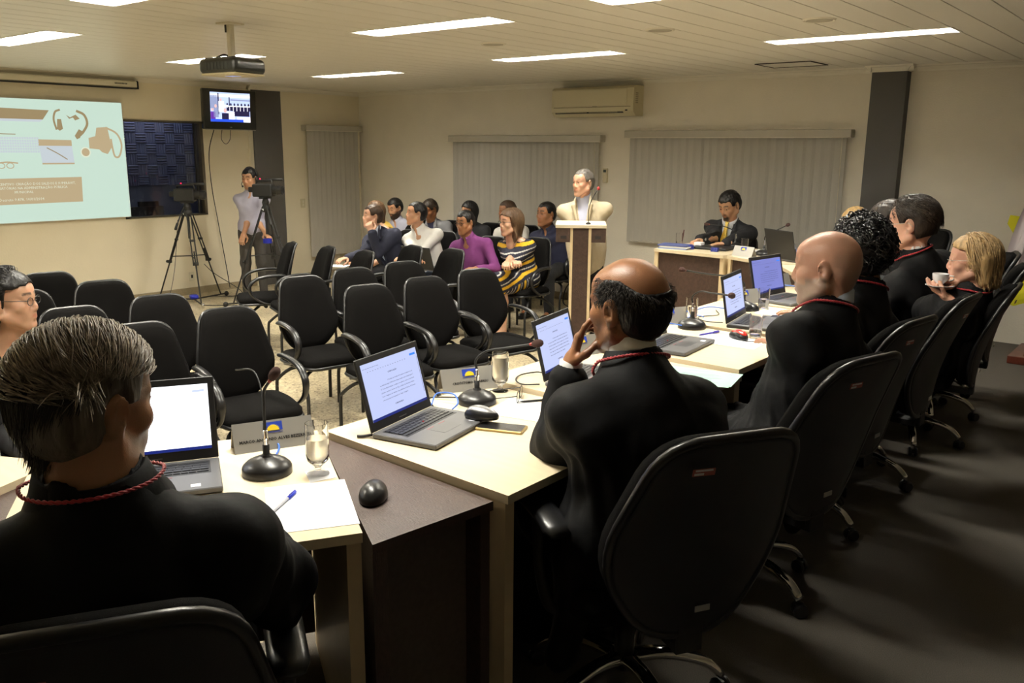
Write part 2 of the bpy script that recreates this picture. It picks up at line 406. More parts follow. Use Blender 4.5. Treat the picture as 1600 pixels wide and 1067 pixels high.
# vertical blinds
def blind(name_label, axis, a0, a1, ztop, zbot, n, hz=.075, ang=18):
    if axis == 'x': root = thing('vertical_blind', name_label, 'blind', (a0, BY, 0))
    else: root = thing('vertical_blind', name_label, 'blind', (LX, a0, 0), pi/2)
    L = a1-a0
    s = -1
    hb = MB().box(-.06, L+.06, -.11, -.0, ztop-hz, ztop, b=.006); hb.obj('valance', mat('valance_grey', (.48, .45, .38), .7), root)
    MB().box(-.062, L+.062, -.113, -.108, ztop-hz-.004, ztop-hz+.004).obj('valance_edge', mat('edge_light', (.7, .66, .56), .5), root)
    w_ = L/n
    me = MB().add([(-w_*.56, 0, zbot), (w_*.56, 0, zbot), (w_*.56, 0, ztop-hz), (-w_*.56, 0, ztop-hz), (-w_*.56, .002, zbot), (w_*.56, .002, zbot), (w_*.56, .002, ztop-hz), (-w_*.56, .002, ztop-hz), (0, -.004, zbot), (0, -.004, ztop-hz)],
        [(0, 8, 9, 3), (8, 1, 2, 9), (5, 4, 7, 6), (0, 3, 7, 4), (1, 5, 6, 2)]).mesh('slat'); me.materials.append(M_blind)
    for i in range(n):
        o = link('slat', me, None, root); o.location = ((i+.5)*w_, -.06+random.uniform(-.002, .002), 0); o.rotation_euler = (0, 0, R(ang+random.uniform(-4, 4)))
    MB().tube([(L-.02, -.10, ztop-hz), (L-.015, -.10, zbot+.3)], .003, 5).obj('pull_cord', M_whitep, root)
    ch = MB()
    for i in range(n-1):
        ch.tube(smoothpath([((i+.5)*w_, -.075, zbot+.02), ((i+1)*w_, -.08, zbot+.005), ((i+1.5)*w_, -.075, zbot+.02)], 3), .0015, 4)
    tag(ch.obj('bead_chain', M_whitep, root), kind=None)
    return root
blind('wide grey vertical blind on the back wall to the left of the standing speaker', 'x', -7.76, -5.55, 1.93, .72, 24)
blind('wide grey vertical blind on the back wall behind the writing man', 'x', -5.12, -2.80, 1.975, .77, 26)
def blindleft():
    b = blind('narrow grey vertical blind on the left wall beside the corner', 'x', 0, .86, 2.06, .3, 10, ang=-14)
    b.location = (LX, 7.45, 0); b.rotation_euler = (0, 0, pi/2)
    for c in b.children: pass
    return b
bl = blindleft()
# ------------------------------------------------------------------ desks
def desk(name_label, P, z, th=.025, front=True, back_open=True, wood=True, cat='desk', name='desk', group=None, frontside=0):
    """P: 4 corners (audience-left, audience-right, judge-right, judge-left) in world xy; top at z"""
    c = sum((V((p[0], p[1], 0)) for p in P), V())/4
    root = thing(name, name_label, cat, (c.x, c.y, DZ), 0, group)
    Q = [(p[0]-c.x, p[1]-c.y) for p in P]; h = z-DZ
    top = MB().prism(Q, h-th, h); top.obj('tabletop', M_maple if wood else M_wenge, root)
    def lerp(a, b, t): return (a[0]+(b[0]-a[0])*t, a[1]+(b[1]-a[1])*t)
    def panel(a, b, t, z0, z1, inset=0.):          # vertical panel from a to b of thickness t to the inner side
        a = V((a[0], a[1], 0)); b = V((b[0], b[1], 0)); d = (b-a).normalized(); n = V((-d.y, d.x, 0))
        if n.dot(-(a+b)/2) < 0: n = -n
        a = a+d*.0+n*inset; b = b+n*inset
        return [(v.x, v.y) for v in (a, b, b+n*t, a+n*t)], z0, z1
    lm = M_mapleE if wood else M_wenge
    for (i, j) in ((0, 3), (1, 2)):
        a, b = Q[i], Q[j]; a2 = lerp(a, b, .015); b2 = lerp(a, b, .985)
        pts, z0, z1 = panel(a2, b2, .035, 0, h-th, .002)
        MB().prism(pts, 0, h-th).obj('side_panel', lm, root)
    if front:
        a, b = lerp(Q[0], Q[1], .05), lerp(Q[0], Q[1], .95)
        pts, z0, z1 = panel(a, b, .018, .08, h-th, .03)
        MB().prism(pts, .06, h-th).obj('front_panel', M_wenge, root)
    return root
DG = 'judges desks set end to end'
ZA, ZB, ZC, ZD, ZE = .895, .895, .91, .925, .937
# desk A frame: near-right corner (-1.45,1.24), direction to far right (-.67,.40), along (-.51,-.86)
def off(p, d, k): return (p[0]+d[0]*k, p[1]+d[1]*k)
dA = (-.514, -.858); aNR = (-1.456, 1.243); aFR = (-2.135, 1.65)
desk('maple desk with the nearest laptop, in front of the grey-haired judge', [aFR, off(aFR, dA, .80), off(aNR, dA, .80), aNR], ZA, group=DG)
dZ = (-.90, -.44)
zr = (-2.42, .89); desk('maple desk at the left edge behind the grey-haired judge', [off(zr, (-.44, .9), .12), (-3.25, .60), (-2.95, -.05), (-2.22, .38)], ZA, group=DG)
desk('maple desk with an open laptop beside the dark wedge table', [(-2.115, 1.665), (-2.115, 2.425), (-1.335, 2.425), (-1.335, 1.635)], ZB, group=DG)
desk('maple desk holding green papers, behind the balding judge', [(-2.125, 2.445), (-2.125, 3.15), (-1.38, 3.15), (-1.38, 2.435)], ZC, group=DG)
desk('maple desk with the red mouse on white paper', [(-2.14, 3.175), (-2.14, 3.825), (-1.40, 3.825), (-1.40, 3.165)], ZD, group=DG)
desk('maple desk with a glass of water and laptop beside the bald judge', [(-2.155, 3.835), (-2.155, 4.545), (-1.41, 4.545), (-1.41, 3.835)], ZE, group=DG)
desk('maple desk beyond the bald judge carrying the farthest blue-lit open laptop', [(-2.165, 4.555), (-2.165, 5.36), (-1.42, 5.36), (-1.42, 4.555)], ZE+.005, group=DG)
desk('angled maple corner desk at the turn of the row', [(-2.27, 5.95), (-2.555, 6.35), (-1.90, 6.95), (-1.50, 6.10)], ZE-.005, group=DG)
desk('maple desk carrying the laptop seen from behind', [(-2.57, 6.36), (-3.09, 6.60), (-2.80, 7.22), (-2.12, 6.98)], ZE-.005, group=DG)
desk('far maple desk with dark front where the man in yellow tie writes', [(-3.12, 6.585), (-3.80, 6.645), (-3.80, 7.28), (-2.96, 7.25)], ZE-.005, group=DG)
# connecting wedge tables
desk('dark wenge wedge table with a black mouse between two maple desks', [(-2.13, 1.655), (-2.115, 1.66), (-1.375, 1.622), (-1.425, 1.245)], ZA-.022, wood=False, front=False, name='wedge_table', cat='table')
desk('dark wenge wedge table joining the leftmost desk', [(-2.55, .99), (-2.56, .82), (-1.98, .62), (-1.90, .57)][::1], ZA-.022, wood=False, front=False, name='wedge_table', cat='table')
def wedge_panel():
    o = MB().prism([(-1.50, 1.30), (-1.44, 1.60), (-1.46, 1.60), (-1.52, 1.31)], DZ, ZA-.05)
    return o
wp = wedge_panel().obj('modesty_panel', mat('brown_panel', (.085, .062, .045), .6, var=.15, vscale=60)); tag(wp, 'upright brown modesty panel under the wedge table', 'panel')

# ------------------------------------------------------------------ lectern
def lectern():
    d = (V((-4.32, 5.99, 0)), V((-3.96, 6.24, 0))); c = (d[0]+d[1])/2; ang = math.atan2(.25, .36)
    root = thing('lectern', 'narrow dark wood lectern with cream edges in front of the standing speaker', 'lectern', (c.x-.05, c.y-.035, 0), ang)
    H_ = 1.155; w_ = .22
    MB().box(-.075, .075, .16, .178, .04, H_-.03).obj('front_panel', M_wenge, root) if 0 else None
    MB().box(-.066, .066, -.02, -.002, .04, H_-.03).obj('front_panel', M_wenge, root)
    for s in (-1, 1):
        x = s*.078
        MB().box(x-.012, x+.012, -.03, .30, .04, H_-.03, b=.002).obj('side_panel', M_mapleE, root)
    MB().box(-.215, .215, -.05, .36, H_-.03, H_, b=.003).obj('top', mat('lectern_top', (.78, .70, .52), .4), root)
    for s in (-1, 1):
        MB().box(min(s*.09, s*.21), max(s*.09, s*.21), -.035, -.02, H_-.15, H_-.03).obj('wing', M_wenge, root)
        MB().box(min(s*.12, s*.17), max(s*.12, s*.17), -.04, -.034, H_-.12, H_-.095).obj('grille', M_blkm, root)
    MB().box(-.2, .2, -.08, .34, 0, .04, b=.004).obj('base', M_wenge, root)
    return root
lectern()

# ------------------------------------------------------------------ padded shapes
def outline(w_top, w_mid, w_bot, h, zmid, n=40, p=3.2, rr=.075):
    """rounded polygon back-rest outline in (x,z): flat narrow top, straight flaring sides, tapered bottom"""
    P = [(-w_bot/2, 0), (w_bot/2, 0), (w_mid/2, zmid), (w_top/2, h), (-w_top/2, h), (-w_mid/2, zmid)]; out = []; m = len(P)
    for i in range(m):
        a, b, c = V(P[i-1]), V(P[i]), V(P[(i+1) % m]); u = (a-b).normalized(); v = (c-b).normalized()
        r = rr*(1.6 if i in (2, 5) else 1.); r = min(r, (a-b).length*.48, (c-b).length*.48); k = 6
        for j in range(k+1):
            t = j/k; q = (b+u*r)*(1-t)**2+b*2*t*(1-t)+(b+v*r)*t*t; out.append((q.x, q.y))
    return out
def pad(out, th, bulge, curve, conv=0.):
    """cushion: outline in (x,z); front at -y. curve(x,z)->y offset"""
    cx = 0; cz = sum(p[1] for p in out)/len(out); n = len(out); mb = MB()
    prof = [(0.0, 1.0), (.25, 1.0), (.55, .98), (.75, .86), (.93, .5), (1.0, .0)]      # ring radius fraction, thickness fraction
    vs = []; rings = []
    def ring(k, y): rings.append(len(vs)); [vs.append((cx+(x-cx)*k, y+curve(x*k, cz+(z-cz)*k), cz+(z-cz)*k)) for x, z in out]
    for k, t in prof[1:][::1]: ring(k, -th*.5-bulge*(t if k < 1 else 0)+ (0 if k < 1 else th*.15))
    ring(1.0, th*.3)
    for k, t in prof[1:-1][::-1]: ring(k, th*.5)
    c0 = len(vs); vs.append((cx, -th*.5-bulge+curve(cx, cz), cz)); c1 = len(vs); vs.append((cx, th*.5+curve(cx, cz), cz))
    fs = [(c0, (j+1) % n, j) for j in range(n)]
    for a, b in zip(rings[:-1], rings[1:]): fs += [(a+j, a+(j+1) % n, b+(j+1) % n, b+j) for j in range(n)]
    fs += [(c1, rings[-1]+j, rings[-1]+(j+1) % n) for j in range(n)]
    return mb.add(vs, fs)
def rim(out, r, y, curve, n=6):
    pts = [V((x, y+curve(x, z), z)) for x, z in out]; pts = pts+[pts[0], pts[1]]
    return MB().tube(pts, r, n, cap=False)

# audience chair: faces -Y local; origin on floor under the seat centre
def audience_chair():
    root = thing('audience_chair', 'x', 'chair')
    back = outline(.31, .46, .20, .50, .165)
    cv = lambda x, z: 1.2*x*x*-1.0+.09*(z/.5)**1.5-.03
    b = pad(back, .05, .018, cv).obj('backrest', M_fab, root, True); b.location = (0, .22, .45)
    r_ = rim(back, .011, .022, cv).obj('back_rim', M_blk, root, True); r_.location = (0, .222, .45)
    so = outline(.46, .49, .40, .46, .25, p=3.0)
    s = pad(so, .055, .02, lambda x, z: .0).obj('seat', M_fab, root, True); s.rotation_euler = (R(-90), 0, 0); s.location = (0, -.26, .43)
    sr = rim(so, .012, .02, lambda x, z: 0).obj('seat_rim', M_blk, root, True); sr.rotation_euler = (R(-90), 0, 0); sr.location = (0, -.26, .43)
    MB().box(-.03, .03, .1, .25, .36, .385).box(-.03, .03, .235, .26, .36, .58).obj('back_bracket', M_blkm, root)
    for sx in (-1, 1):
        P = [(sx*.20, .12, .385), (sx*.245, .06, .40), (sx*.250, -.06, .43), (sx*.250, -.155, .50), (sx*.250, -.175, .58), (sx*.250, -.12, .645), (sx*.248, -.02, .672), (sx*.246, .09, .678), (sx*.244, .16, .672)]
        P = smoothpath(P, 4); n = len(P)
        rr = [.012+.012*min(1, max(0, (i/n-.15)*3)) for i in range(n)]; rr[-1] = .012; rr[-2] = .02
        MB().tube(P, rr, 8, flat=.62, up=(0, 0, 1)).obj('armrest', M_blk, root, True)
        for sy in (-1, 1):
            Q = smoothpath([(sx*.10, sy*.06-.02, .375), (sx*.19, sy*.13-.02, .345), (sx*.235, sy*.22-.02, .27), (sx*.24, sy*.245-.02, .22), (sx*.24, sy*.25-.02, .0)], 4)
            MB().tube(Q, .0125, 7).obj('leg', M_blkm, root, True)
    MB().tube([(-.12, -.02, .372), (.12, -.02, .372)], .018, 8).obj('crossbar', M_blkm, root)
    return root
# swivel judge chair: faces -Y; origin on dais floor below the hub
def judge_chair(recline=0.19):
    root = thing('swivel_chair', 'x', 'chair')
    M_bk = mat('chair_back_shell', (.010, .010, .012), .45, spec=.5, bump=.08, bscale=400)
    back = outline(.36, .53, .24, .585, .22, rr=.10)
    cv = lambda x, z: -.55*x*x+recline*(z/.62)**1.3-.02*sin(pi*z/.62)
    b = pad(back, .055, .025, cv).obj('backrest', M_fab, root, True); b.location = (0, .295, .40)
    sh = pad([(x*.985, z) for x, z in back], .018, .0, cv).obj('back_shell', M_bk, root, True); sh.location = (0, .331, .40)
    r_ = rim(back, .013, .028, cv, 8).obj('back_rim', M_blk, root, True); r_.location = (0, .300, .40)
    st = MB().box(-.028, .028, -.001, .001, -.009, .009); st.v = [(x, y, z) for x, y, z in st.v]
    y1 = .3495+cv(0.09, .53)
    s_ = st.obj('asset_sticker', mat('sticker_red_white', (.42, .10, .08), .4), root); s_.location = (.09, y1+.0, .91); s_.rotation_euler = (R(-13), 0, R(-5))
    s2 = MB().box(-.022, .022, -.0014, -.0002, .003, .008).box(-.024, .0, -.0014, -.0002, -.007, -.001).obj('sticker_print', M_paper, s_); s2.rotation_euler = (0, 0, pi)
    s3 = MB().box(-.022, .022, -.001, .001, -.008, .008).obj('rating_label', mat('label_silver', (.45, .45, .43), .4), root); s3.location = (-.02, .352+cv(0, .08), .48)
    so = outline(.47, .52, .42, .48, .25, p=3.0, n=36)
    s = pad(so, .07, .025, lambda x, z: 0).obj('seat', M_fab, root, True); s.rotation_euler = (R(-90), 0, 0); s.location = (0, -.25, .42)
    MB().box(-.09, .09, -.1, .14, .33, .385, b=.01).box(-.035, .035, .1, .335, .345, .37).box(-.04, .04, .317, .340, .345, .66, b=.004).obj('mechanism', M_blkm, root)
    MB().lathe([(0, .10), (.03, .10), (.03, .24), (.016, .245), (.016, .34), (0, .34)], 16).obj('gas_cylinder', M_blk, root, True)
    for sx in (-1, 1):
        P = smoothpath([(sx*.2, .08, .36), (sx*.27, .06, .38), (sx*.285, .02, .46), (sx*.285, .0, .56), (sx*.282, -.02, .63)], 4)
        MB().tube(P, .016, 8, flat=.55, up=(0, 1, 0)).obj('arm_post', M_blkm, root, True)
        P = smoothpath([(sx*.28, .14, .63), (sx*.28, .06, .65), (sx*.28, -.06, .655), (sx*.275, -.14, .645)], 3); n = len(P)
        MB().tube(P, [.03]+[.042]*(n-2)+[.028], 10, flat=.4, up=(0, 0, 1)).obj('armrest', M_blk, root, True)
    for k in range(5):
        a = 2*pi*k/5+pi/10
        P = smoothpath([(cos(a)*.02, sin(a)*.02, .135), (cos(a)*.12, sin(a)*.12, .145), (cos(a)*.24, sin(a)*.24, .115), (cos(a)*.30, sin(a)*.30, .065)], 4)
        l = MB().tube(P, [.030-.009*i/(len(P)-1) for i in range(len(P))], 8, flat=.65, up=(0, 0, 1)).obj('base_arm', M_chrome, root, True)
        ca = V((cos(a)*.30, sin(a)*.30, .027)); t = V((-sin(a+k), cos(a+k), 0))
        c = MB()
        for q in (-1, 1):
            M = Matrix.Rotation(math.atan2(t.y, t.x), 3, 'Z') @ Matrix.Rotation(pi/2, 3, 'Y')
            c.lathe([(0, -.009), (.022, -.009), (.027, -.004), (.027, .004), (.022, .009), (0, .009)], 14, ca+t*q*.015, 0, M)
        c.lathe([(0, .02), (.014, .022), (.014, .045), (0, .045)], 8, (ca.x, ca.y, .0))
        c.obj('caster', M_blk, root, True, 40)
    return root
AC0 = audience_chair(); JC0 = judge_chair(); JC1 = None
used = {'a': False, 'j': False}
def place(kind, x, y, ang, label, group, z=0., s=1.):
    src = AC0 if kind == 'a' else JC0
    o = src if not used[kind] else copy_tree(src); used[kind] = True
    o.location = (x, y, z); o.rotation_euler = (0, 0, R(ang)+pi/2); o['label'] = label; o['group'] = group      # ang = world angle it faces
    o.scale = (s, s, s); return o
GA = 'audience chairs facing the judges'; GB = 'audience chairs facing the camera side'
FR = -14
rows = [
 # x, y (seat centre), facing, label
 (-4.00+.0, 2.60, -12, 'empty black audience chair nearest the camera, seen whole behind the front microphone'),
 (-3.96, 2.07, -12, 'empty audience chair just behind the grey-haired judge laptop'),
 (-4.64, 2.06, -12, 'audience chair whose back peeks above the grey-haired head'),
 (-4.66, 2.57, -12, 'second row audience chair left of the nearest whole chair'),
 (-5.40, 2.10, -12, 'third row audience chair directly right of the woman in glasses'),
 (-5.45, 2.62, -12, 'third row audience chair, rightmost back of the three at far left'),
 (-6.08, 2.55, -12, 'fourth row audience chair, middle back of the three at far left'),
 (-6.50, 2.20, -12, 'fourth row audience chair at far left edge against the wall'),
 (-4.66, 3.60, -12, 'second row audience chair left of the middle cluster with armrest over its seat'),
 (-4.72, 4.10, -12, 'second row audience chair behind the front middle cluster'),
 (-4.72, 4.60, -12, 'second row audience chair behind the pair on the right of the cluster'),
 (-4.05, 3.64, -12, 'front row audience chair just above the open laptop, single armrest facing camera'),
 (-4.02, 4.13, -12, 'front row audience chair in the middle of the cluster with doubled armrests'),
 (-4.02, 4.66, -12, 'front row audience chair at the right end of the cluster nearest the lectern'),
]
for (x, y, a, l) in rows: place('a', x+.14, y-.045, a, l, GA, s=.96)
rows2 = [
 (-6.52, 4.86, -118, 'audience chair beside the standing cameraman, side view facing left'),
 (-5.99, 4.86, -112, 'audience chair second from the cameraman facing left'),
 (-5.50, 4.86, -108, 'audience chair with its back in front of the man in navy suit'),
 (-5.50, 5.42, -106, 'audience chair with its back in front of the man in white shirt'),
 (-5.05, 5.47, -104, 'audience chair with its back in front of the striped dress'),
]
for (x, y, a, l) in rows2:
    place('a', x-.08+cos(R(a))*.22, y+sin(R(a))*.22, a, l, GB, s=.96)
GJ = 'swivel chairs behind the judges desks'
place('j', -1.52, .715, 149, 'black swivel chair of the grey-haired judge at lower left', GJ, DZ)
place('j', -1.20, 2.025, 150, 'large black swivel chair with red sticker behind the balding judge', GJ, DZ)
place('j', -1.25, 2.895, 165, 'black swivel chair of the bald judge in pale collar', GJ, DZ)
place('j', -1.32, 3.605, 172, 'black swivel chair of the curly-haired judge', GJ, DZ)
place('j', -1.30, 4.30, 178, 'empty black swivel chair between the curly-haired judge and the blonde woman', GJ, DZ)
place('j', -1.23, 5.10, 186, 'black swivel chair of the blonde woman with a cup', GJ, DZ, .95)
place('j', -1.30, 5.72, 186, 'black swivel chair of the dark-haired judge beyond the blonde woman', GJ, DZ)
# ------------------------------------------------------------------ signed-distance bodies (numpy) -> smooth continuous meshes
class SDF:
    def __init__(s): s.p = []; s.post = []
    def cap(s, a, b, r1, r2=None, k=.02, op='u', fx=1.): s.p.append(('cap', np.array(a, float), np.array(b, float), r1, r1 if r2 is None else r2, k, op)); return s
    def ell(s, c, r, k=.02, op='u', M=None): s.p.append(('ell', np.array(c, float), np.array(r, float), None if M is None else np.array(M)[:3, :3], None, k, op)); return s
    def box(s, c, h, k=.01, op='u', M=None, rad=.004): s.p.append(('box', np.array(c, float), np.array(h, float), None if M is None else np.array(M)[:3, :3], rad, k, op)); return s
    def bounds(s):
        lo = np.full(3, 1e9); hi = -lo
        for q in s.p:
            if q[6] != 'u': continue
            if q[0] == 'cap': a = np.minimum(q[1]-q[3], q[2]-q[4]); b = np.maximum(q[1]+q[3], q[2]+q[4])
            else: r = float(np.max(q[2]))*(1.75 if q[0] == 'box' else 1); a = q[1]-r; b = q[1]+r
            lo = np.minimum(lo, a); hi = np.maximum(hi, b)
        return lo-.03, hi+.03
    def grid(s, h):
        lo, hi = s.bounds(); n = np.ceil((hi-lo)/h).astype(int)+1
        F = np.full(n, .25, np.float32)
        ax = [lo[i]+h*np.arange(n[i]) for i in range(3)]
        for q in s.p:
            kind, k, op = q[0], q[5], q[6]; m = k+.03
            if kind == 'cap': a = np.minimum(q[1]-q[3], q[2]-q[4]); b = np.maximum(q[1]+q[3], q[2]+q[4])
            else: r = float(np.max(q[2]))*(1.75 if kind == 'box' else 1); a = q[1]-r; b = q[1]+r
            i0 = np.clip(((a-m-lo)/h).astype(int), 0, n-1); i1 = np.clip(((b+m-lo)/h).astype(int)+2, 1, n)
            if np.any(i1 <= i0): continue
            X, Y, Z = np.meshgrid(ax[0][i0[0]:i1[0]], ax[1][i0[1]:i1[1]], ax[2][i0[2]:i1[2]], indexing='ij', sparse=True)
            if kind == 'cap':
                d = q[2]-q[1]; L = float(d@d)+1e-12
                t = np.clip(((X-q[1][0])*d[0]+(Y-q[1][1])*d[1]+(Z-q[1][2])*d[2])/L, 0, 1)
                D = np.sqrt((X-q[1][0]-t*d[0])**2+(Y-q[1][1]-t*d[1])**2+(Z-q[1][2]-t*d[2])**2)-(q[3]+(q[4]-q[3])*t)
            else:
                x, y, z = X-q[1][0], Y-q[1][1], Z-q[1][2]
                if q[3] is not None:
                    M = q[3]; x, y, z = M[0, 0]*x+M[1, 0]*y+M[2, 0]*z, M[0, 1]*x+M[1, 1]*y+M[2, 1]*z, M[0, 2]*x+M[1, 2]*y+M[2, 2]*z
                r = q[2]
                if kind == 'ell':
                    k0 = np.sqrt((x/r[0])**2+(y/r[1])**2+(z/r[2])**2); k1 = np.sqrt((x/r[0]**2)**2+(y/r[1]**2)**2+(z/r[2]**2)**2)+1e-6
                    D = k0*(k0-1)/k1
                else:
                    dx, dy, dz = np.abs(x)-r[0]+q[4], np.abs(y)-r[1]+q[4], np.abs(z)-r[2]+q[4]
                    D = np.sqrt(np.maximum(dx, 0)**2+np.maximum(dy, 0)**2+np.maximum(dz, 0)**2)+np.minimum(np.maximum(np.maximum(dx, dy), dz), 0)-q[4]
            S = F[i0[0]:i1[0], i0[1]:i1[1], i0[2]:i1[2]]
            if op == 'u': hh = np.clip(.5+.5*(S-D)/k, 0, 1); S[...] = S*(1-hh)+D*hh-k*hh*(1-hh)
            elif op == 's': hh = np.clip(.5-.5*(S+D)/k, 0, 1); S[...] = S*(1-hh)-D*hh+k*hh*(1-hh)
        P = (lo, h, n, ax)
        for fn in s.post:
            X, Y, Z = np.meshgrid(*ax, indexing='ij', sparse=True); F = fn(F, X, Y, Z)
        return F, P
    def mesh(s, h, name='body'):
        F, (lo, h, n, ax) = s.grid(h); F[0] = F[-1] = .2; F[:, 0] = F[:, -1] = .2; F[:, :, 0] = F[:, :, -1] = .2
        return surface_nets(F, lo, h, name)
def surface_nets(F, lo, h, name):
    I = F < 0; n = F.shape
    corner = [(a, b, c) for a in (0, 1) for b in (0, 1) for c in (0, 1)]
    cnt = sum(I[a:n[0]-1+a, b:n[1]-1+b, c:n[2]-1+c].astype(np.int8) for a, b, c in corner)
    act = (cnt > 0) & (cnt < 8); ids = np.argwhere(act)
    idx = np.full(act.shape, -1, np.int32); idx[act] = np.arange(len(ids))
    vals = {c: F[ids[:, 0]+c[0], ids[:, 1]+c[1], ids[:, 2]+c[2]] for c in corner}
    acc = np.zeros((len(ids), 3)); num = np.zeros(len(ids))
    for c in corner:
        for a in range(3):
            if c[a] == 1: continue
            d = list(c); d[a] = 1; d = tuple(d); v0, v1 = vals[c], vals[d]; m = (v0 < 0) != (v1 < 0)
            t = np.where(m, v0/(v0-v1+1e-12), 0); p = np.tile(np.array(c, float), (len(ids), 1)); p[:, a] += t
            acc += p*m[:, None]; num += m
    V_ = (ids+acc/num[:, None])*h+lo
    Q = []
    for a in range(3):
        b, c = (a+1) % 3, (a+2) % 3
        s0 = [slice(None)]*3; s1 = [slice(None)]*3; s0[a] = slice(0, n[a]-1); s1[a] = slice(1, n[a])
        A, B = I[tuple(s0)], I[tuple(s1)]; e = np.argwhere(A != B)
        e = e[(e[:, b] > 0) & (e[:, c] > 0) & (e[:, b] < n[b]-1) & (e[:, c] < n[c]-1)]
        fl = A[e[:, 0], e[:, 1], e[:, 2]]
        def g(db, dc):
            q = e.copy(); q[:, b] -= db; q[:, c] -= dc; return idx[q[:, 0], q[:, 1], q[:, 2]]
        q = np.stack([g(0, 0), g(1, 0), g(1, 1), g(0, 1)], 1); q[~fl] = q[~fl][:, ::-1]; Q.append(q)
    Q = np.concatenate(Q)
    me = bpy.data.meshes.new(name); me.vertices.add(len(V_)); me.vertices.foreach_set('co', V_.astype(np.float32).ravel())
    me.loops.add(len(Q)*4); me.loops.foreach_set('vertex_index', Q.ravel().astype(np.int32))
    me.polygons.add(len(Q)); me.polygons.foreach_set('loop_start', np.arange(0, len(Q)*4, 4, dtype=np.int32))
    try: me.polygons.foreach_set('loop_total', np.full(len(Q), 4, np.int32))
    except Exception: pass
    me.polygons.foreach_set('use_smooth', np.ones(len(Q), bool)); me.update(calc_edges=True)
    return me
def verts(me):
    a = np.empty(len(me.vertices)*3, np.float32); me.vertices.foreach_get('co', a); return a.reshape(-1, 3)
def vcol(me, col, name='Col'):
    a = me.color_attributes.new(name, 'FLOAT_COLOR', 'POINT'); c = np.ones((len(me.vertices), 4), np.float32); c[:, :3] = col; a.data.foreach_set('color', c.ravel())
def wob(X, Y, Z, f, seed=0.):      # cheap smooth 3D noise
    return (np.sin(X*f*1.0+Y*f*.7+seed)*np.cos(Y*f*1.1-Z*f*.6+seed*2)+np.sin(Z*f*.9+X*f*.5+seed*3)*np.cos(X*f*.8-Y*f*.4+seed))/2

# ------------------------------------------------------------------ people.  Local frame: +Y forward, +X right, Z up, origin on the floor under the pelvis
def ik(S, W, l1, l2, hint):
    S, W, hint = V(S), V(W), V(hint); d = W-S; L = d.length
    if L > (l1+l2)*.995: W = S+d*((l1+l2)*.995/L); d = W-S; L = d.length
    a = (l1*l1-l2*l2+L*L)/(2*L); hh = math.sqrt(max(l1*l1-a*a, 1e-6)); n = d.normalized(); p = (hint-n*hint.dot(n)).normalized()
    return S+n*a+p*hh, W
def basis(y, z):
    y = V(y).normalized(); z = V(z); z = (z-y*z.dot(y)).normalized(); x = y.cross(z); return Matrix((x, y, z)).transposed()
def hand(s, W, d, n, side, curl, sc, k=.006, spread=.10, thumb=.6):
    """W wrist, d finger direction, n back-of-hand normal; side +1 = thumb towards x of basis"""
    B = basis(d, n)
    def P(x, y, z): return W+B @ V((x*side, y, z))*sc
    s.box(P(0, .048, 0), (.038*sc, .046*sc, .013*sc), .014, M=B, rad=.012*sc)
    s.cap(W-B @ V((0, .03, 0)), P(0, .02, 0), .026*sc, .024*sc, .015)
    for i, (x, l) in enumerate(((.030, .070), (.010, .078), (-.011, .073), (-.030, .056))):
        p = P(x, .088, 0); a = spread*(1.5-i)*.6; ang = 0
        c = curl[i] if isinstance(curl, (list, tuple)) else curl
        for j, (q, r) in enumerate(((.45, .0095), (.30, .0086), (.25, .0076))):
            ang += c*(.9 if j == 0 else 1.0); v = V((sin(a)*side, cos(a)*cos(ang), -sin(ang))); e = p+B @ v*(l*q*sc)
            s.cap(p, e, r*sc, r*sc*.93, k if j else .010); p = e
    t = [(.028, .015, -.006), (.052, .045, -.018-.02*thumb), (.058-.02*thumb, .075, -.03-.03*thumb), (.052-.03*thumb, .096, -.036-.035*thumb)]
    t = [P(*q) for q in t]
    for j, r in enumerate((.0135, .0115, .0095)): s.cap(t[j], t[j+1], r*sc, r*sc*.88, .008)

SKIN = {'tan': (.50, .27, .155), 'brown': (.30, .135, .065), 'light': (.60, .35, .235), 'pink': (.60, .33, .235), 'fair': (.50, .28, .185), 'dark': (.20, .095, .05), 'mid': (.42, .22, .12)}
HAIRM = {}
def hair_mat(name, col, gl=.45):
    return mat('hair_'+name, col, gl, bump=.6, bscale=60, var=.5, vscale=45, spec=.35, stretch=(1, 1, .15))
HC = {'black': (.006, .005, .005), 'dkbrown': (.018, .011, .007), 'brown': (.045, .025, .014), 'grey': (.16, .13, .10), 'salt': (.09, .08, .07), 'blonde': (.42, .27, .12), 'ltbrown': (.10, .055, .028)}
M_eye = mat('eye_white', (.62, .58, .54), .25); M_iris = mat('iris_dark', (.02, .012, .008), .15)
M_skin = mat('skin', (.4, .22, .13), .36, spec=.45, attr='Col', bump=.12, bscale=350, sss=.15)

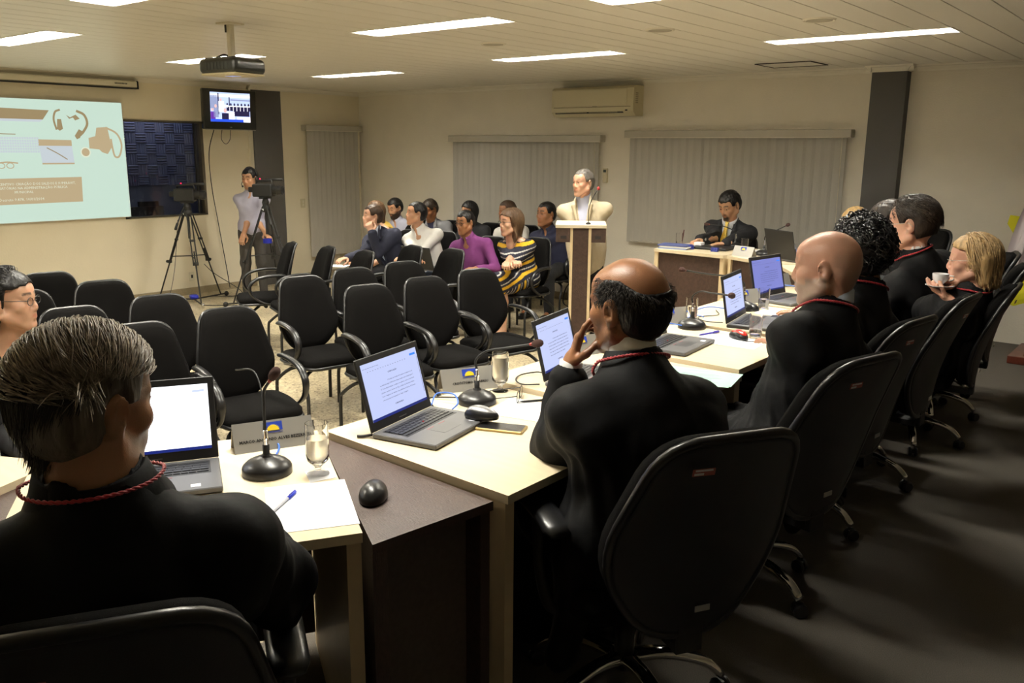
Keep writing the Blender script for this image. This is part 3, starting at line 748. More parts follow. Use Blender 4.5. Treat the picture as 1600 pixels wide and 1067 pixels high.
def head_prims(s, C, B, sc, opt):
    """C head centre (ear level), B 3x3 basis columns right, forward, up"""
    def P(x, y, z): return np.array(C+B @ V((x, y, z))*sc)
    Bn = B
    f = opt.get('fat', 1.)
    s.ell(P(0, -.012, .040), np.array((.075, .098, .084))*sc, .02, M=Bn)
    s.ell(P(0, -.048, .010), np.array((.070, .058, .072))*sc, .02, M=Bn)
    s.ell(P(0, .030, -.020), np.array((.062*f, .058, .080))*sc, .02, M=Bn)
    s.ell(P(0, .050, .052), np.array((.060, .040, .044))*sc, .02, M=Bn)
    for q in (-1, 1):
        s.cap(P(q*.060*f, -.004, -.050), P(q*.022, .062, -.096), .023*sc*f, .017*sc, .025)
        s.ell(P(q*.042, .058, -.014), np.array((.024, .024, .024))*sc, .02, M=Bn)
        s.cap(P(q*.012, .084, .031), P(q*.046, .070, .030), .010*sc, .009*sc, .012)
        s.ell(P(q*.031, .097, .009), np.array((.018, .013, .012))*sc, .012, op='s', M=Bn)
        s.ell(P(q*.031, .0735, .010), np.array((.0148, .0135, .0138))*sc, .004, M=Bn)
        s.ell(P(q*.011, .092, -.029), np.array((.0085, .011, .0075))*sc, .005, M=Bn)
        s.ell(P(q*.024, .070, -.055), np.array((.018, .016, .022))*sc, .02, M=Bn)
        # ear
        E_ = Bn @ Matrix.Rotation(R(-q*22), 3, 'Z') @ Matrix.Rotation(R(-10), 3, 'X')
        s.ell(P(q*.080, -.014, .004), np.array((.009, .021, .034))*sc, .006, M=E_)
        s.ell(P(q*.076, -.006, -.024), np.array((.008, .010, .012))*sc, .006, M=E_)
        s.ell(P(q*.089, -.008, .006), np.array((.008, .011, .018))*sc, .004, op='s', M=E_)
    s.cap(P(-.010, .070, -.099), P(.010, .070, -.099), .018*sc, .018*sc, .025)
    s.cap(P(0, .084, .024), P(0, .100, -.014), .0075*sc, .0095*sc, .012)
    s.cap(P(0, .098, -.018), P(0, .100, -.024), .0105*sc, .0105*sc, .006)
    s.cap(P(0, .076, -.036), P(0, .080, -.058), .016*sc, .018*sc, .02)
    for q in (-1, 1): s.cap(P(q*.019, .083, -.0525), P(0, .0935, -.0495), .0050*sc, .0062*sc, .005)
    s.cap(P(-.017, .083, -.0615), P(.017, .083, -.0615), .0055*sc, .0055*sc, .006); s.cap(P(-.008, .0895, -.0615), P(.008, .0895, -.0615), .0066*sc, None, .006)
    s.box(P(0, .102, -.0562), np.array((.020, .008, .0011))*sc, .003, op='s', M=Bn, rad=.0005)
    for q in (-1, 1): s.cap(P(q*.019, .0845, .0185), P(q*.043, .079, .0175), .0052*sc, .0045*sc, .004); s.cap(P(q*.021, .083, -.0005), P(q*.041, .079, .001), .0042*sc, .0038*sc, .004)
def skin_colors(me, C, B, sc, opt):
    v = verts(me); q = (v-np.array(C)) @ np.array(B)/sc; x, y, z = q[:, 0], q[:, 1], q[:, 2]; ax_ = np.abs(x)
    base = np.array(SKIN[opt.get('skin', 'tan')]); col = np.tile(base, (len(v), 1))
    def blend(mask, c, a=1.):
        m = (np.clip(mask, 0, 1)*a)[:, None]; col[:] = col*(1-m)+np.array(c)*m
    g = lambda d, w_: np.clip(1-d/w_, 0, 1)
    near = (np.sqrt((q**2).sum(1)) < .17)
    blend(near*g(np.sqrt(((ax_-.035)/.03)**2+((y-.07)/.04)**2+((z+.018)/.025)**2), 1.)*.3, base*np.array((1.15, .85, .8)))
    lipm = near*(y > .078)*g(np.sqrt((x/.026)**2+((z+.0565)/.0120)**2), 1.)*2
    blend(lipm, opt.get('lip', base*np.array((.85, .5, .5))), .8)
    hc = np.array(HC[opt.get('hair', 'black')])
    brow = near*(y > .055)*g(np.abs(z-.036-.006*np.cos((ax_-.03)*60))/.0065, 1.)*(ax_ > .010)*(ax_ < .052)*2.2
    blend(brow, np.maximum(hc, .012), opt.get('brow', .85))
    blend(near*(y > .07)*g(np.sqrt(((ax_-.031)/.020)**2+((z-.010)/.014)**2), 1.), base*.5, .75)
    be = opt.get('beard')
    if be:
        c = np.array(be.get('col', hc)); a = be.get('a', .9); kind = be.get('kind', 'full')
        if kind == 'goatee': m = np.clip(2.6-np.sqrt((x/.034)**2+((z+.082)/.046)**2)*2.2, 0, 1)*(y > .045)
        else: m = np.clip((-.035-z+.5*(ax_-.03)*(y < .05))/.012, 0, 1)*(y > -.02)*(z > -.13)*np.clip(1-(ax_ < .02)*(z > -.045), 0, 1); m = np.maximum(m, np.clip(1-np.abs(z+.040)/.007, 0, 1)*(ax_ < .028)*(y > .07))
        m = m*(1-np.clip(lipm, 0, 1)); blend(m*near, c, a)
    st = opt.get('stubble_head')       # cropped scalp: dark stubble low, bare crown
    if st:
        m = np.clip((st.get('top', .07)-z-.25*np.maximum(y, 0))/.03, 0, 1)*(y < .055-.2*np.maximum(-z, 0))*(z > -.075)*(ax_ > .0)
        m = m*np.clip((-.05-y)/.02+np.clip((z-.01)/.01, 0, 1), 0, 1)
        blend(m*near, np.array(st.get('col', hc)), st.get('a', .7))
    vcol(me, col)

def hair_mesh(C, B, sc, opt, root, h=.006):
    st = opt.get('style', 'short'); t = opt.get('thick', .012); s = SDF()
    def P(x, y, z): return np.array(C+B @ V((x, y, z))*sc)
    if st == 'none': return
    s.ell(P(0, -.012, .044), np.array((.075+t, .098+t, .084+t))*sc, .02, M=B)
    s.ell(P(0, -.045, .005), np.array((.072+t, .064+t, .080+t*.5))*sc, .02, M=B)
    ext = opt.get('ext', [])
    for e in ext: s.cap(P(*e[0]), P(*e[1]), e[2]*sc, e[3]*sc, .03)
    lo = opt.get('nape', -.062)
    hl = opt.get('hairline', .072)          # forehead hairline height
    Bm = np.array(B); Cn = np.array(C)
    fr = opt.get('rough', .004); ff = opt.get('freq', 120)
    cut = opt.get('cut', 'std')
    def post(F, X, Y, Z):
        x = ((X-Cn[0])*Bm[0, 0]+(Y-Cn[1])*Bm[1, 0]+(Z-Cn[2])*Bm[2, 0])/sc
        y = ((X-Cn[0])*Bm[0, 1]+(Y-Cn[1])*Bm[1, 1]+(Z-Cn[2])*Bm[2, 1])/sc
        z = ((X-Cn[0])*Bm[0, 2]+(Y-Cn[1])*Bm[1, 2]+(Z-Cn[2])*Bm[2, 2])/sc
        if st == 'long':
            # open face window; hair falls behind/along the cheeks
            w_ = np.maximum.reduce(np.broadcast_arrays(np.abs(x)-opt.get('win', .2), -(y-opt.get('yl', .020)-.25*np.clip(z, -.1, .1)), z-hl+.3*np.abs(x)))
            F = np.maximum(F, -w_*sc)
            F = F+fr*wob(X*1.0, Y*1.0, Z*.25, ff, 1.3)*.8
        else:
            front = np.maximum(y-(.030-.35*np.maximum(hl-z, 0)*0), z-hl)      # negative: behind / below
            # face region: in front of the ears below the hairline
            face = np.maximum.reduce(np.broadcast_arrays(-(y-opt.get('temple', .045)-.3*(z-.04)), z-hl-.15*np.abs(x)))
            F = np.maximum(F, -face*sc)
            # sideburn/ear zone: remove below ear top in front of occiput
            side = np.maximum.reduce(np.broadcast_arrays(-(y+.030), z-.018, -(z+.2)))
            F = np.maximum(F, -side*sc)
            F = np.maximum(F, (lo-z-.25*(y+.05))*sc)
            earc = np.sqrt(((np.abs(x)-.092)/.024)**2+((y+.008)/.030)**2+((z-.004)/.042)**2)-1
            F = np.maximum(F, -earc*.03*sc)
            if st == 'fringe':      # bald crown
                F = np.maximum(F, (z-opt.get('bz', .08)+.5*np.clip(-y-.03, 0, .06)+.8*np.maximum(y-.015, 0)+.002*np.sin(X*500)*np.cos(Y*450))*sc)
            F = F+fr*wob(X, Y, Z, ff, 2.1)*.8+(fr*.8*wob(X, Y, Z, ff*2.1, 4.) if st == 'curly' else 0)
        return F
    s.post.append(post)
    me = s.mesh(h, 'hair'); 
    return link('hair', me, hair_mat(opt.get('hair', 'black'), HC[opt.get('hair', 'black')], opt.get('gloss', .45)), root)

def person(label, loc, face, sc=1., head=None, look=None, pitch=0., roll=0., neck=None, armL=None, armR=None, legs='sit', nko=.128, top='shirt', topcol='white', opt=None,
           h=.0075, hc=.010, pants=(.012, .012, .014), seat=.46, kneeL=None, kneeR=None, sleeves='long', group=None, bare=None, shoes=True, wide=1., extra=None, curlL=.35, curlR=.35,
           handL=None, handR=None, torso_fat=1., elbL=None, elbR=None, head_sc=1.):
    """face: world angle (deg) the body faces; look: world angle the head faces; head: world position of head centre (or None)"""
    opt = opt or {}
    rz = R(face-90); root = thing('person', label, 'person', loc, rz, group)
    Mi = Matrix.Rotation(-rz, 3, 'Z'); L3 = V(loc)
    def loc_(p): return Mi @ (V(p)-L3)
    z0 = seat+.09 if legs == 'sit' else .90*sc
    pel = V((0, 0, z0))
    if head is None: hd = pel+V((0, .02, (.66 if legs == 'sit' else .70)*sc))
    else: hd = loc_(head)
    la = R((look if look is not None else face)-face)
    B = (Matrix.Rotation(la, 3, 'Z') @ Matrix.Rotation(R(-pitch), 3, 'X') @ Matrix.Rotation(R(roll), 3, 'Y'))
    hs = sc*head_sc
    nb = V(neck) if neck else hd+V((0, 0, -nko*sc))+(hd-pel)*-.03+V((0, -.035, 0))*sc
    up = (nb-pel).normalized(); rt = V((1, 0, 0)); rt = (rt-up*rt.dot(up)).normalized(); fw = up.cross(rt)
    TB = Matrix((rt, fw, up)).transposed(); Lt = (nb-pel).length
    def T(x, y, t): return pel+up*(Lt*t)+rt*x*sc*wide+fw*(y-.03*sin(pi*t))*sc       # t along the spine
    st_ = .745 if top == 'robe' else .775
    shL, shR = T(-.172, -.005, st_), T(.172, -.005, st_)
    l1, l2 = .285*sc, .255*sc
    def arm(Sh, tgt, side, hint):
        W = V(tgt) if tgt is not None else Sh+V((side*.05, .30, -.38))*sc
        h_ = V(hint) if hint is not None else V((side*.6, -.4, -.8))
        return ik(Sh, W, l1, l2, h_)
    wl = loc_(armL) if armL is not None else None; wr = loc_(armR) if armR is not None else None
    eL, wL = arm(shL, wl, -1, elbL); eR, wR = arm(shR, wr, 1, elbR)
    # ---- skin body
    s = SDF(); head_prims(s, hd, B, hs, opt)
    nk = .050*sc*opt.get('neckw', 1.)
    s.cap(hd+B @ V((0, -.026, -.035))*hs, nb+up*.02, nk*1.05, nk*1.10, .03)
    shirtless = bare or []
    bt = 1. if 'chest' in shirtless else .86
    s.cap(nb+up*.01, T(0, 0, .80), .06*sc, .07*sc, .03)
    if top in ('shirt', 'polo', 'dress'): s.ell(T(0, .022, .80), np.array((.085, .075, .085))*sc, .03, M=TB)
    tr_ = .045 if 'chest' in shirtless else .022
    s.cap(shL, nb-up*(0 if tr_ > .03 else .05), tr_*sc, tr_*sc, .03); s.cap(shR, nb-up*(0 if tr_ > .03 else .05), tr_*sc, tr_*sc, .03)
    if 'chest' in shirtless: s.ell(T(0, .0, .62), np.array((.155, .105, .15))*sc, .04, M=TB)
    s.cap(T(0, 0, .8), pel, .07*sc, .075*sc, .03)
    for Sh, E_, W in ((shL, eL, wL), (shR, eR, wR)):
        fa = .72 if sleeves == 'long' else 1.
        s.cap(Sh, E_, .044*sc*fa, .037*sc*fa, .02); s.cap(E_, E_+(W-E_)*.35, .037*sc*fa, .040*sc*fa, .02); s.cap(E_+(W-E_)*.35, W, .040*sc*fa, .025*sc*(.92 if fa < 1 else 1), .02)
    def hdir(E_, W, ov):
        d = (W-E_).normalized(); n = V((0, 0, 1))
        if ov: d = Mi @ V(ov[0]).normalized(); n = Mi @ V(ov[1])
        elif abs(d.z) > .9: n = V((0, 1, 0))
        return d, n
    dL, nL = hdir(eL, wL, handL); dR, nR = hdir(eR, wR, handR)
    hand(s, wL, dL, nL, 1, curlL, sc); hand(s, wR, dR, nR, -1, curlR, sc)
    # ---- legs
    hipL, hipR = pel+V((-.085*sc, 0, 0)), pel+V((.085*sc, 0, 0))
    if legs == 'sit':
        kL = V(kneeL) if kneeL else pel+V((-.13*sc, .42*sc, -.03)); kR = V(kneeR) if kneeR else pel+V((.13*sc, .42*sc, -.03))
        aL = V((kL.x, kL.y+.0*sc, .075)); aR = V((kR.x, kR.y+.02*sc, .075))
    else:
        kL, kR = V((-.10*sc, .02, .48*sc)), V((.10*sc, .02, .48*sc)); aL, aR = V((-.11*sc, -.01, .075)), V((.11*sc, -.01, .075))
    for H_, K, A in ((hipL, kL, aL), (hipR, kR, aR)):
        r = .058 if not ('legs' in shirtless) else .062
        s.cap(H_, K, r*sc, .048*sc, .03); s.cap(K, K+(A-K)*.35, .046*sc, .050*sc, .02); s.cap(K+(A-K)*.35, A, .050*sc, .033*sc, .02); s.cap(A, A+V((0, .10*sc, -.035)), .032*sc, .025*sc, .02)
    me = s.mesh(h, 'body'); skin_colors(me, hd, B, hs, opt); link('body', me, M_skin, root)
    # ---- eyes
    for q in (-1, 1):
        c = hd+B @ V((q*.031, .0755, .010))*hs
        e = MB().ball(c, .0116*hs, 12).obj('eye', M_eye, root, True)
        g = B @ V((0, 1, 0)); g.normalize(); MB().ball(c+g*.0062*hs, .0068*hs, 10).obj('iris', M_iris, e, True)
    hair_mesh(hd, B, hs, opt, root, opt.get('hres', max(.006, h*.85)))
    fat = torso_fat
    # ---- trousers
    if 'legs' not in shirtless and top not in ('robe',):
        p = SDF(); p.ell(pel+V((0, -.01, -.02)), (.168*sc*fat, .130*sc*fat, .11*sc), .03)
        for H_, K, A in ((hipL, kL, aL), (hipR, kR, aR)):
            p.cap(H_, K, .088*sc, .066*sc, .05); p.cap(K, A+V((0, 0, -.01)), .064*sc, .052*sc, .03)
        p.post.append(lambda F, X, Y, Z: F+.004*wob(X, Y, Z, 45, 1.))
        link('trousers', p.mesh(hc, 'trousers'), pants if not isinstance(pants, tuple) else mat('trousers_%02x%02x%02x' % tuple(int(c*255) for c in pants), pants, .85, bump=.2, bscale=300), root)
    if shoes:
        for A in (aL, aR):
            q = SDF().cap(A+V((0, -.045, -.035))*1, A+V((0, .13*sc, -.045)), .038*sc, .034*sc, .02).box(A+V((0, .04*sc, -.065)), (.038*sc, .125*sc, .010), .006)
            link('shoe', q.mesh(.011, 'shoe'), M_blkshoe, root)
    # ---- top garment
    g = SDF(); th = {'shirt': .0, 'polo': .0, 'dress': .0, 'jacket': .012, 'robe': .026, 'tank': .0}[top]
    g.ell(T(0, .005, .60), np.array(((.158+th)*wide*fat, .118+th+.02*(fat-1), .17))*sc, .05, M=TB)
    g.ell(T(0, .015, .32), np.array(((.156+th)*wide*fat, (.130+th)*fat, .22))*sc, .06, M=TB)
    g.ell(T(0, .0, .08), np.array(((.182+th)*fat, .148+th, .15))*sc, .05, M=TB)
    for Sh in (shL, shR): g.cap(Sh, T(0, -.012, .90), (.056+th*.5)*sc, (.046+th*.2)*sc, .07)
    g.cap(T(0, -.012, .80), nb+up*(.012 if top == 'robe' else -.022)*sc, (.098 if top == 'robe' else .085)*sc, (.082 if top == 'robe' else .062)*sc, .05)
    for Sh, E_, W in ((shL, eL, wL), (shR, eR, wR)):
        d = (W-E_).normalized()
        if sleeves == 'long':
            if top == 'robe':
                g.cap(Sh, E_, .066*sc, .072*sc, .06); g.cap(E_, W-d*.05*sc, .070*sc, .060*sc, .04); g.cap(E_+V((0, -.02, -.04)), W-d*.09*sc+V((0, 0, -.05)), .05*sc, .045*sc, .05)
            else:
                g.cap(Sh, E_, (.058+th)*sc, (.050+th)*sc, .03); g.cap(E_, W-d*.005, (.050+th)*sc, (.036+th)*sc, .02)
        elif sleeves == 'roll':
            g.cap(Sh, E_, .060*sc, .052*sc, .03); g.cap(E_, E_+d*.06*sc, .052*sc, .048*sc, .02)
        elif sleeves == 'short':
            g.cap(Sh, Sh+(E_-Sh)*.72, .062*sc, .066*sc, .03)
    if top == 'robe':
        for K, sx in ((kL, -1), (kR, 1)):
            g.cap(pel+V((sx*.10, .02, .0)), K+V((sx*.01, 0, .01)), .125*sc, .095*sc, .07); g.cap(K, V((K.x+sx*.01, K.y-.01, .16)), .09*sc, .105*sc, .05)
        g.cap(pel+V((0, .0, .0)), (kL+kR)/2+V((0, -.03, -.02)), .13*sc, .11*sc, .07); g.cap((kL+kR)/2+V((0, 0, -.03)), V(((kL.x+kR.x)/2, kL.y-.02, .16)), .11*sc, .12*sc, .05)
        for sx in (-1, 1): g.cap(pel+V((sx*.17, -.02, .05)), V((sx*.20, .06, .22)), .06, .05, .06)
        # fabric gathered over the shoulders
        for Sh, sx in ((shL, -1), (shR, 1)): g.cap(Sh+V((0, .05, .0)), T(sx*.16, -.06, .62), .055*sc, .06*sc, .05)
    if top == 'dress':
        for K, sx in ((kL, -1), (kR, 1)): g.cap(pel+V((sx*.06, .0, .0)), K+V((0, .03, .0)), .105*sc, .085*sc, .05)
        g.cap(pel, (kL+kR)/2, .11*sc, .085*sc, .06)
        for sx in (-1, 1): g.ell(T(sx*.068, .105, .66), np.array((.062, .055, .065))*sc, .03, M=TB)
    if legs != 'sit' and top == 'jacket': g.ell(pel+V((0, 0, -.07*sc)), (.178*sc*fat, .145*sc, .16*sc), .05)
    # neck opening
    nd = (hd-nb).normalized()
    rN = .062 if top != 'robe' else .068
    g.cap(nb+up*.035*sc, nb+up*.17, rN*sc, (rN+.012)*sc, .012, op='s')
    if top in ('dress', 'tank'): g.ell(nb+fw*.07*sc-up*.02*sc, (.07*sc, .075*sc, .10*sc if top == 'tank' else .075*sc), .01, op='s')
    if top == 'tank':
        for Sh in (shL, shR): g.ell(Sh, (.075*sc, .09*sc, .09*sc), .01, op='s')
    Tn, Rt, Fw, Up = np.array(nb), np.array(rt), np.array(fw), np.array(up)
    vneck = opt.get('vneck', .10 if top in ('shirt', 'polo') else .0)
    def gp(F, X, Y, Z):
        x = (X-Tn[0])*Rt[0]+(Y-Tn[1])*Rt[1]+(Z-Tn[2])*Rt[2]; y = (X-Tn[0])*Fw[0]+(Y-Tn[1])*Fw[1]+(Z-Tn[2])*Fw[2]; z = (X-Tn[0])*Up[0]+(Y-Tn[1])*Up[1]+(Z-Tn[2])*Up[2]
        if top == 'robe':
            cy = (kL.y+pel.y)/2*.0
            a = np.arctan2(Y-.05, X)
            fold = np.sin(a*17+3*np.sin(Z*9)+6*X)*.007*np.clip((nb.z-.12-Z)/.25, 0, 1)+.005*wob(X, Y, Z, 28, 2.)+.003*wob(X, Y, Z, 60, 5.)
            return F+fold
        F = F+(.0045 if top in ('jacket',) else .005)*wob(X, Y, Z*.6, 34, opt.get('seed', 1.))+.002*wob(X, Y, Z, 80, 3.)
        if vneck:
            zb = -vneck*sc; m = np.maximum.reduce(np.broadcast_arrays((np.abs(x)*.93-(z-zb)*.15), -(y-.03), z-.3))
            F = np.maximum(F, -m)
        return F
    g.post.append(gp)
    gm = topcol if not isinstance(topcol, tuple) else mat('cloth_%02x%02x%02x' % tuple(int(min(c, 1)*255) for c in topcol), topcol, .85, bump=.2, bscale=350)
    if isinstance(topcol, str): gm = M_fab2
    nm = {'shirt': 'shirt', 'polo': 'polo_shirt', 'dress': 'dress', 'jacket': 'jacket', 'robe': 'robe', 'tank': 'tank_top'}[top]
    gmesh = g.mesh(hc, nm); go = link(nm, gmesh, gm, root)
    if top == 'dress':
        v = verts(gmesh); col = stripes(v, Tn, Rt, Fw, Up, pel); vcol(gmesh, col)
    # ---- inner shirt + collar for jackets and robes
    ic = opt.get('inner')
    if ic:
        im = mat('inner_shirt_%02x%02x%02x' % tuple(int(c*255) for c in ic), ic, .8)
        i_ = SDF(); i_.ell(T(0, .010 if top != 'robe' else -.01, .60), np.array((.135*wide, .118 if top != 'robe' else .09, .165))*sc, .04, M=TB); i_.ell(T(0, .02, .40), np.array((.13, .122, .2))*sc, .04, M=TB)
        i_.cap(T(0, .012, .74), nb+up*-.005, .085*sc, .062*sc, .03)
        i_.cap(nb+up*-.02, nb+up*.028*sc, .060*sc, .062*sc, .02); i_.cap(nb+up*.03, nb+up*.17, .052*sc, .06*sc, .006, op='s')
        for E_, W in ((eL, wL), (eR, wR)):
            d = (W-E_).normalized(); MB().tube([W-d*.05*sc, W+d*.010*sc, W+d*.012*sc], [.035*sc, .034*sc, .028*sc], 16).obj('cuff', im, root, True)
        link('inner_shirt', i_.mesh(max(hc*.8, .007), 'inner_shirt'), im, root)
    def collar(cm, r=.066, hgt=.034, tilt=14, nm='collar', op_=30):
        mb = MB(); n = 28; c = nb+up*(.012 if top != 'robe' else .038)*sc; vs = []
        Bc = TB @ Matrix.Rotation(R(tilt), 3, 'X').transposed()
        for i in range(n+1):
            a = R(90+op_/2+(360-op_)*i/n); dr = V((cos(a), sin(a)*1.02, 0))
            for rr, zz in ((r, -.012), (r*1.00, hgt), (r*1.08, hgt*.95), (r*(1.16 if top != 'robe' else 1.10), -.010)): vs.append(c+Bc @ (dr*rr*sc+V((0, 0, zz*sc-.012*max(0, sin(a))*sc))))
        fs = [(i*4+j, i*4+j+1, (i+1)*4+j+1, (i+1)*4+j) for i in range(n) for j in range(3)]
        return mb.add(vs, fs).obj(nm, cm, root, True)
    if opt.get('collar'): collar(r=.0665 if top != 'robe' else .061, hgt=.034 if top != 'robe' else .046, cm=mat('collar_%02x%02x%02x' % tuple(int(c*255) for c in opt['collar']), opt['collar'], .75))
    if opt.get('lapel'):
        lm = gm; zb = -opt.get('vneck', .3)*sc
        for q in (-1, 1):
            L_ = SDF()
            def W3(x, y, z): return nb+rt*x+fw*y+up*z
            dy = .118*sc+.014
            L_.cap(W3(q*.065*sc, -.01, .035*sc), W3(q*.082*sc, dy*.72, -.06*sc), .012*sc, .014*sc, .02); L_.cap(W3(q*.085*sc, dy*.75, -.06*sc), W3(q*.016, dy+.012, zb+.02), .020*sc, .008*sc, .02)
            link('lapel', L_.mesh(.006, 'lapel'), lm, root)
    if opt.get('tie'):
        t = MB(); zb = -.40*sc; y0 = .118*sc+.030
        def W3(x, y, z): return nb+rt*x+fw*y+up*z
        pts = [(-.016, .070*sc, .022), (.016, .070*sc, .022), (.012, .085*sc, -.012), (.022, y0+.004, -.12), (.034, y0+.004, -.34), (0, y0, -.39), (-.034, y0+.004, -.34), (-.022, y0+.004, -.12), (-.012, .085*sc, -.012)]
        A = [W3(x, y+.004, z*sc) for x, y, z in pts]; Bk = [p-fw*.008 for p in A]; n = len(A)
        t.add(A+Bk, [tuple(range(n)), tuple(range(n, 2*n))[::-1]]+[(i, n+i, n+(i+1) % n, (i+1) % n) for i in range(n)]); t.obj('tie', opt['tie'], root)
    if top == 'robe':
        cord = []; n = 60
        for i in range(n+1):
            a = 2*pi*i/n-pi/2; sy = sin(a); rr = .094*sc*(1+.05*cos(2*a))
            dz = .012-.060*max(0, sy)+.018*max(0, -sy); cord.append(nb+rt*cos(a)*rr*1.08+fw*(sy*rr+.006*sc+(.035*max(0, sy)))+up*dz*sc)
        # stand-up collar of the robe
        cm = MB(); vs = []
        for i in range(n+1):
            a = 2*pi*i/n-pi/2; sy = sin(a); dr = rt*cos(a)*1.06+fw*sy; b0 = nb+fw*.004
            for rr, zz in ((.115, -.055), (.090, .002-.05*max(0, sy)), (.079, .040-.08*max(0, sy)), (.072, .038-.08*max(0, sy)), (.076, -.01-.04*max(0, sy))): vs.append(b0+dr*rr*sc+up*zz*sc+fw*(.03*max(0, sy)))
        cm.add(vs, [(i*5+j, i*5+j+1, (i+1)*5+j+1, (i+1)*5+j) for i in range(n) for j in range(4)]); cm.obj('collar', M_fab2, root, True)
        c = smoothpath(cord, 4); rp = MB(); m = len(c)
        for ph in (0, pi):
            P_ = []
            for i in range(m):
                t_ = (c[min(i+1, m-1)]-c[max(i-1, 0)]).normalized(); u = up.cross(t_).normalized(); v_ = t_.cross(u); aa = ph+i*.75
                P_.append(c[i]+(u*cos(aa)+v_*sin(aa))*.0023*opt.get('cord', 1))
            rp.tube(P_, .0030*opt.get('cord', 1), 6, cap=False)
        rp.obj('red_cord', M_red, root, True)['label'] = 'twisted red cord round the collar'
    gl = opt.get('glasses')
    if gl:
        gm_ = mat('glasses_'+gl, (.02, .018, .016) if gl == 'dark' else (.5, .47, .42), .3, metal=0 if gl == 'dark' else .8); m_ = MB()
        for q in (-1, 1):
            ring_ = [hd+B @ V((q*.032+.0235*cos(a), .097+.0*cos(a), .008+.017*sin(a)))*hs for a in [2*pi*i/20 for i in range(21)]]
            m_.tube(ring_, .0016 if gl == 'dark' else .0011, 6, cap=False); m_.tube([hd+B @ V((q*.055, .095, .014))*hs, hd+B @ V((q*.078, .04, .016))*hs, hd+B @ V((q*.084, -.01, .018))*hs, hd+B @ V((q*.086, -.03, .0))*hs], .0017, 6)
        m_.tube([hd+B @ V((-.009, .100, .010))*hs, hd+B @ V((0, .107, .013))*hs, hd+B @ V((.009, .100, .010))*hs], .0014, 6)
        m_.obj('eyeglasses', gm_, root, True)
    root['_'] = 0; del root['_']
    return dict(root=root, hd=hd, B=B, sc=sc, nb=nb, T=T, wL=wL, wR=wR, up=up, fw=fw, rt=rt, pel=pel, hs=hs, kL=kL, kR=kR)
def stripes(v, Tn, Rt, Fw, Up, pel):
    z = (v-Tn) @ Up; y = (v-Tn) @ Fw
    u = np.where((v[:, 1] > .12) & (z < -.38), -.46-(v[:, 1]-.12)*1.0, z)       # along the thighs
    k = np.mod(-u*100, 9.2)
    navy, wh, ye = np.array((.012, .013, .03)), np.array((.62, .60, .56)), np.array((.72, .42, .015))
    col = np.tile(navy, (len(v), 1)); col[(k > 1.6) & (k < 2.5)] = wh
    blk = np.mod(np.floor(-u*100/9.2), 3)
    col[(k > 4.6) & (k < 7.4)] = ye; col[(k > 4.6) & (k < 7.4) & (blk == 1)] = navy; col[(k > 5.4) & (k < 6.4) & (blk == 1)] = wh
    return col
def strands(P, region, n, length, rad, m, name='hair_strands', grav=.5, seed=1, comb=None, curl=0., stop=None, seg=6, jitter=.3, lo_=.05, lr_=.08):
    """locks of hair growing from the head ellipsoid; region(x,y,z)->bool in head units; comb(x,y,z)->direction in head units"""
    rnd = random.Random(seed); mb = MB(); c = 0; tries = 0; hd, B, hs = P['hd'], P['B'], P['hs']
    while c < n and tries < n*20:
        tries += 1
        d = V((rnd.gauss(0, 1), rnd.gauss(0, 1), rnd.gauss(0, 1))).normalized(); p = V((d.x*.080, d.y*.103-.012, d.z*.090+.042))
        if not region(p.x, p.y, p.z): continue
        c += 1; L = length*rnd.uniform(.6, 1.15); q = p.copy(); dr = V(comb(p.x, p.y, p.z)) if comb else V((0, -1, -.3)); dr += V((rnd.gauss(0, jitter), rnd.gauss(0, jitter), rnd.gauss(0, jitter)*.5))
        dr = dr.normalized(); pts = []; ph = rnd.uniform(0, 6.28); l0 = lo_+rnd.random()*lr_; l1 = l0*rnd.uniform(.7, 1.05)
        for i in range(seg+1):
            pts.append(hd+B @ q*hs)
            nrm = V((q.x/.080**2, (q.y+.012)/.103**2, (q.z-.042)/.09**2)).normalized()
            step = (dr-nrm*dr.dot(nrm)*.9+V((0, 0, -grav*i/seg))).normalized()
            q = q+step*L/seg
            e = math.sqrt((q.x/.080)**2+((q.y+.012)/.103)**2+((q.z-.042)/.09)**2); lift = 1.0+l0+(l1-l0)*i/seg
            if e < lift: cc = V((0, -.012, .042)); q = cc+(q-cc)*(lift/e)
            if stop and stop(q.x, q.y, q.z): break
            if curl: q = q+V((cos(ph+i*1.9), sin(ph+i*1.9), sin(i*1.3+ph)))*curl
        r0 = rad*rnd.uniform(.6, 1.2)*hs; m_ = len(pts)
        if m_ < 3: continue
        mb.tube(pts, [r0*.7]+[r0]*(m_-3)+[r0*.6, r0*.15], 4, cap=False)
    return mb.obj(name, m, P['root'], True)
# ------------------------------------------------------------------ the cast
ROBE = dict(top='robe', topcol='robe')
D = DZ
def dz(x, y): return (x, y, D)
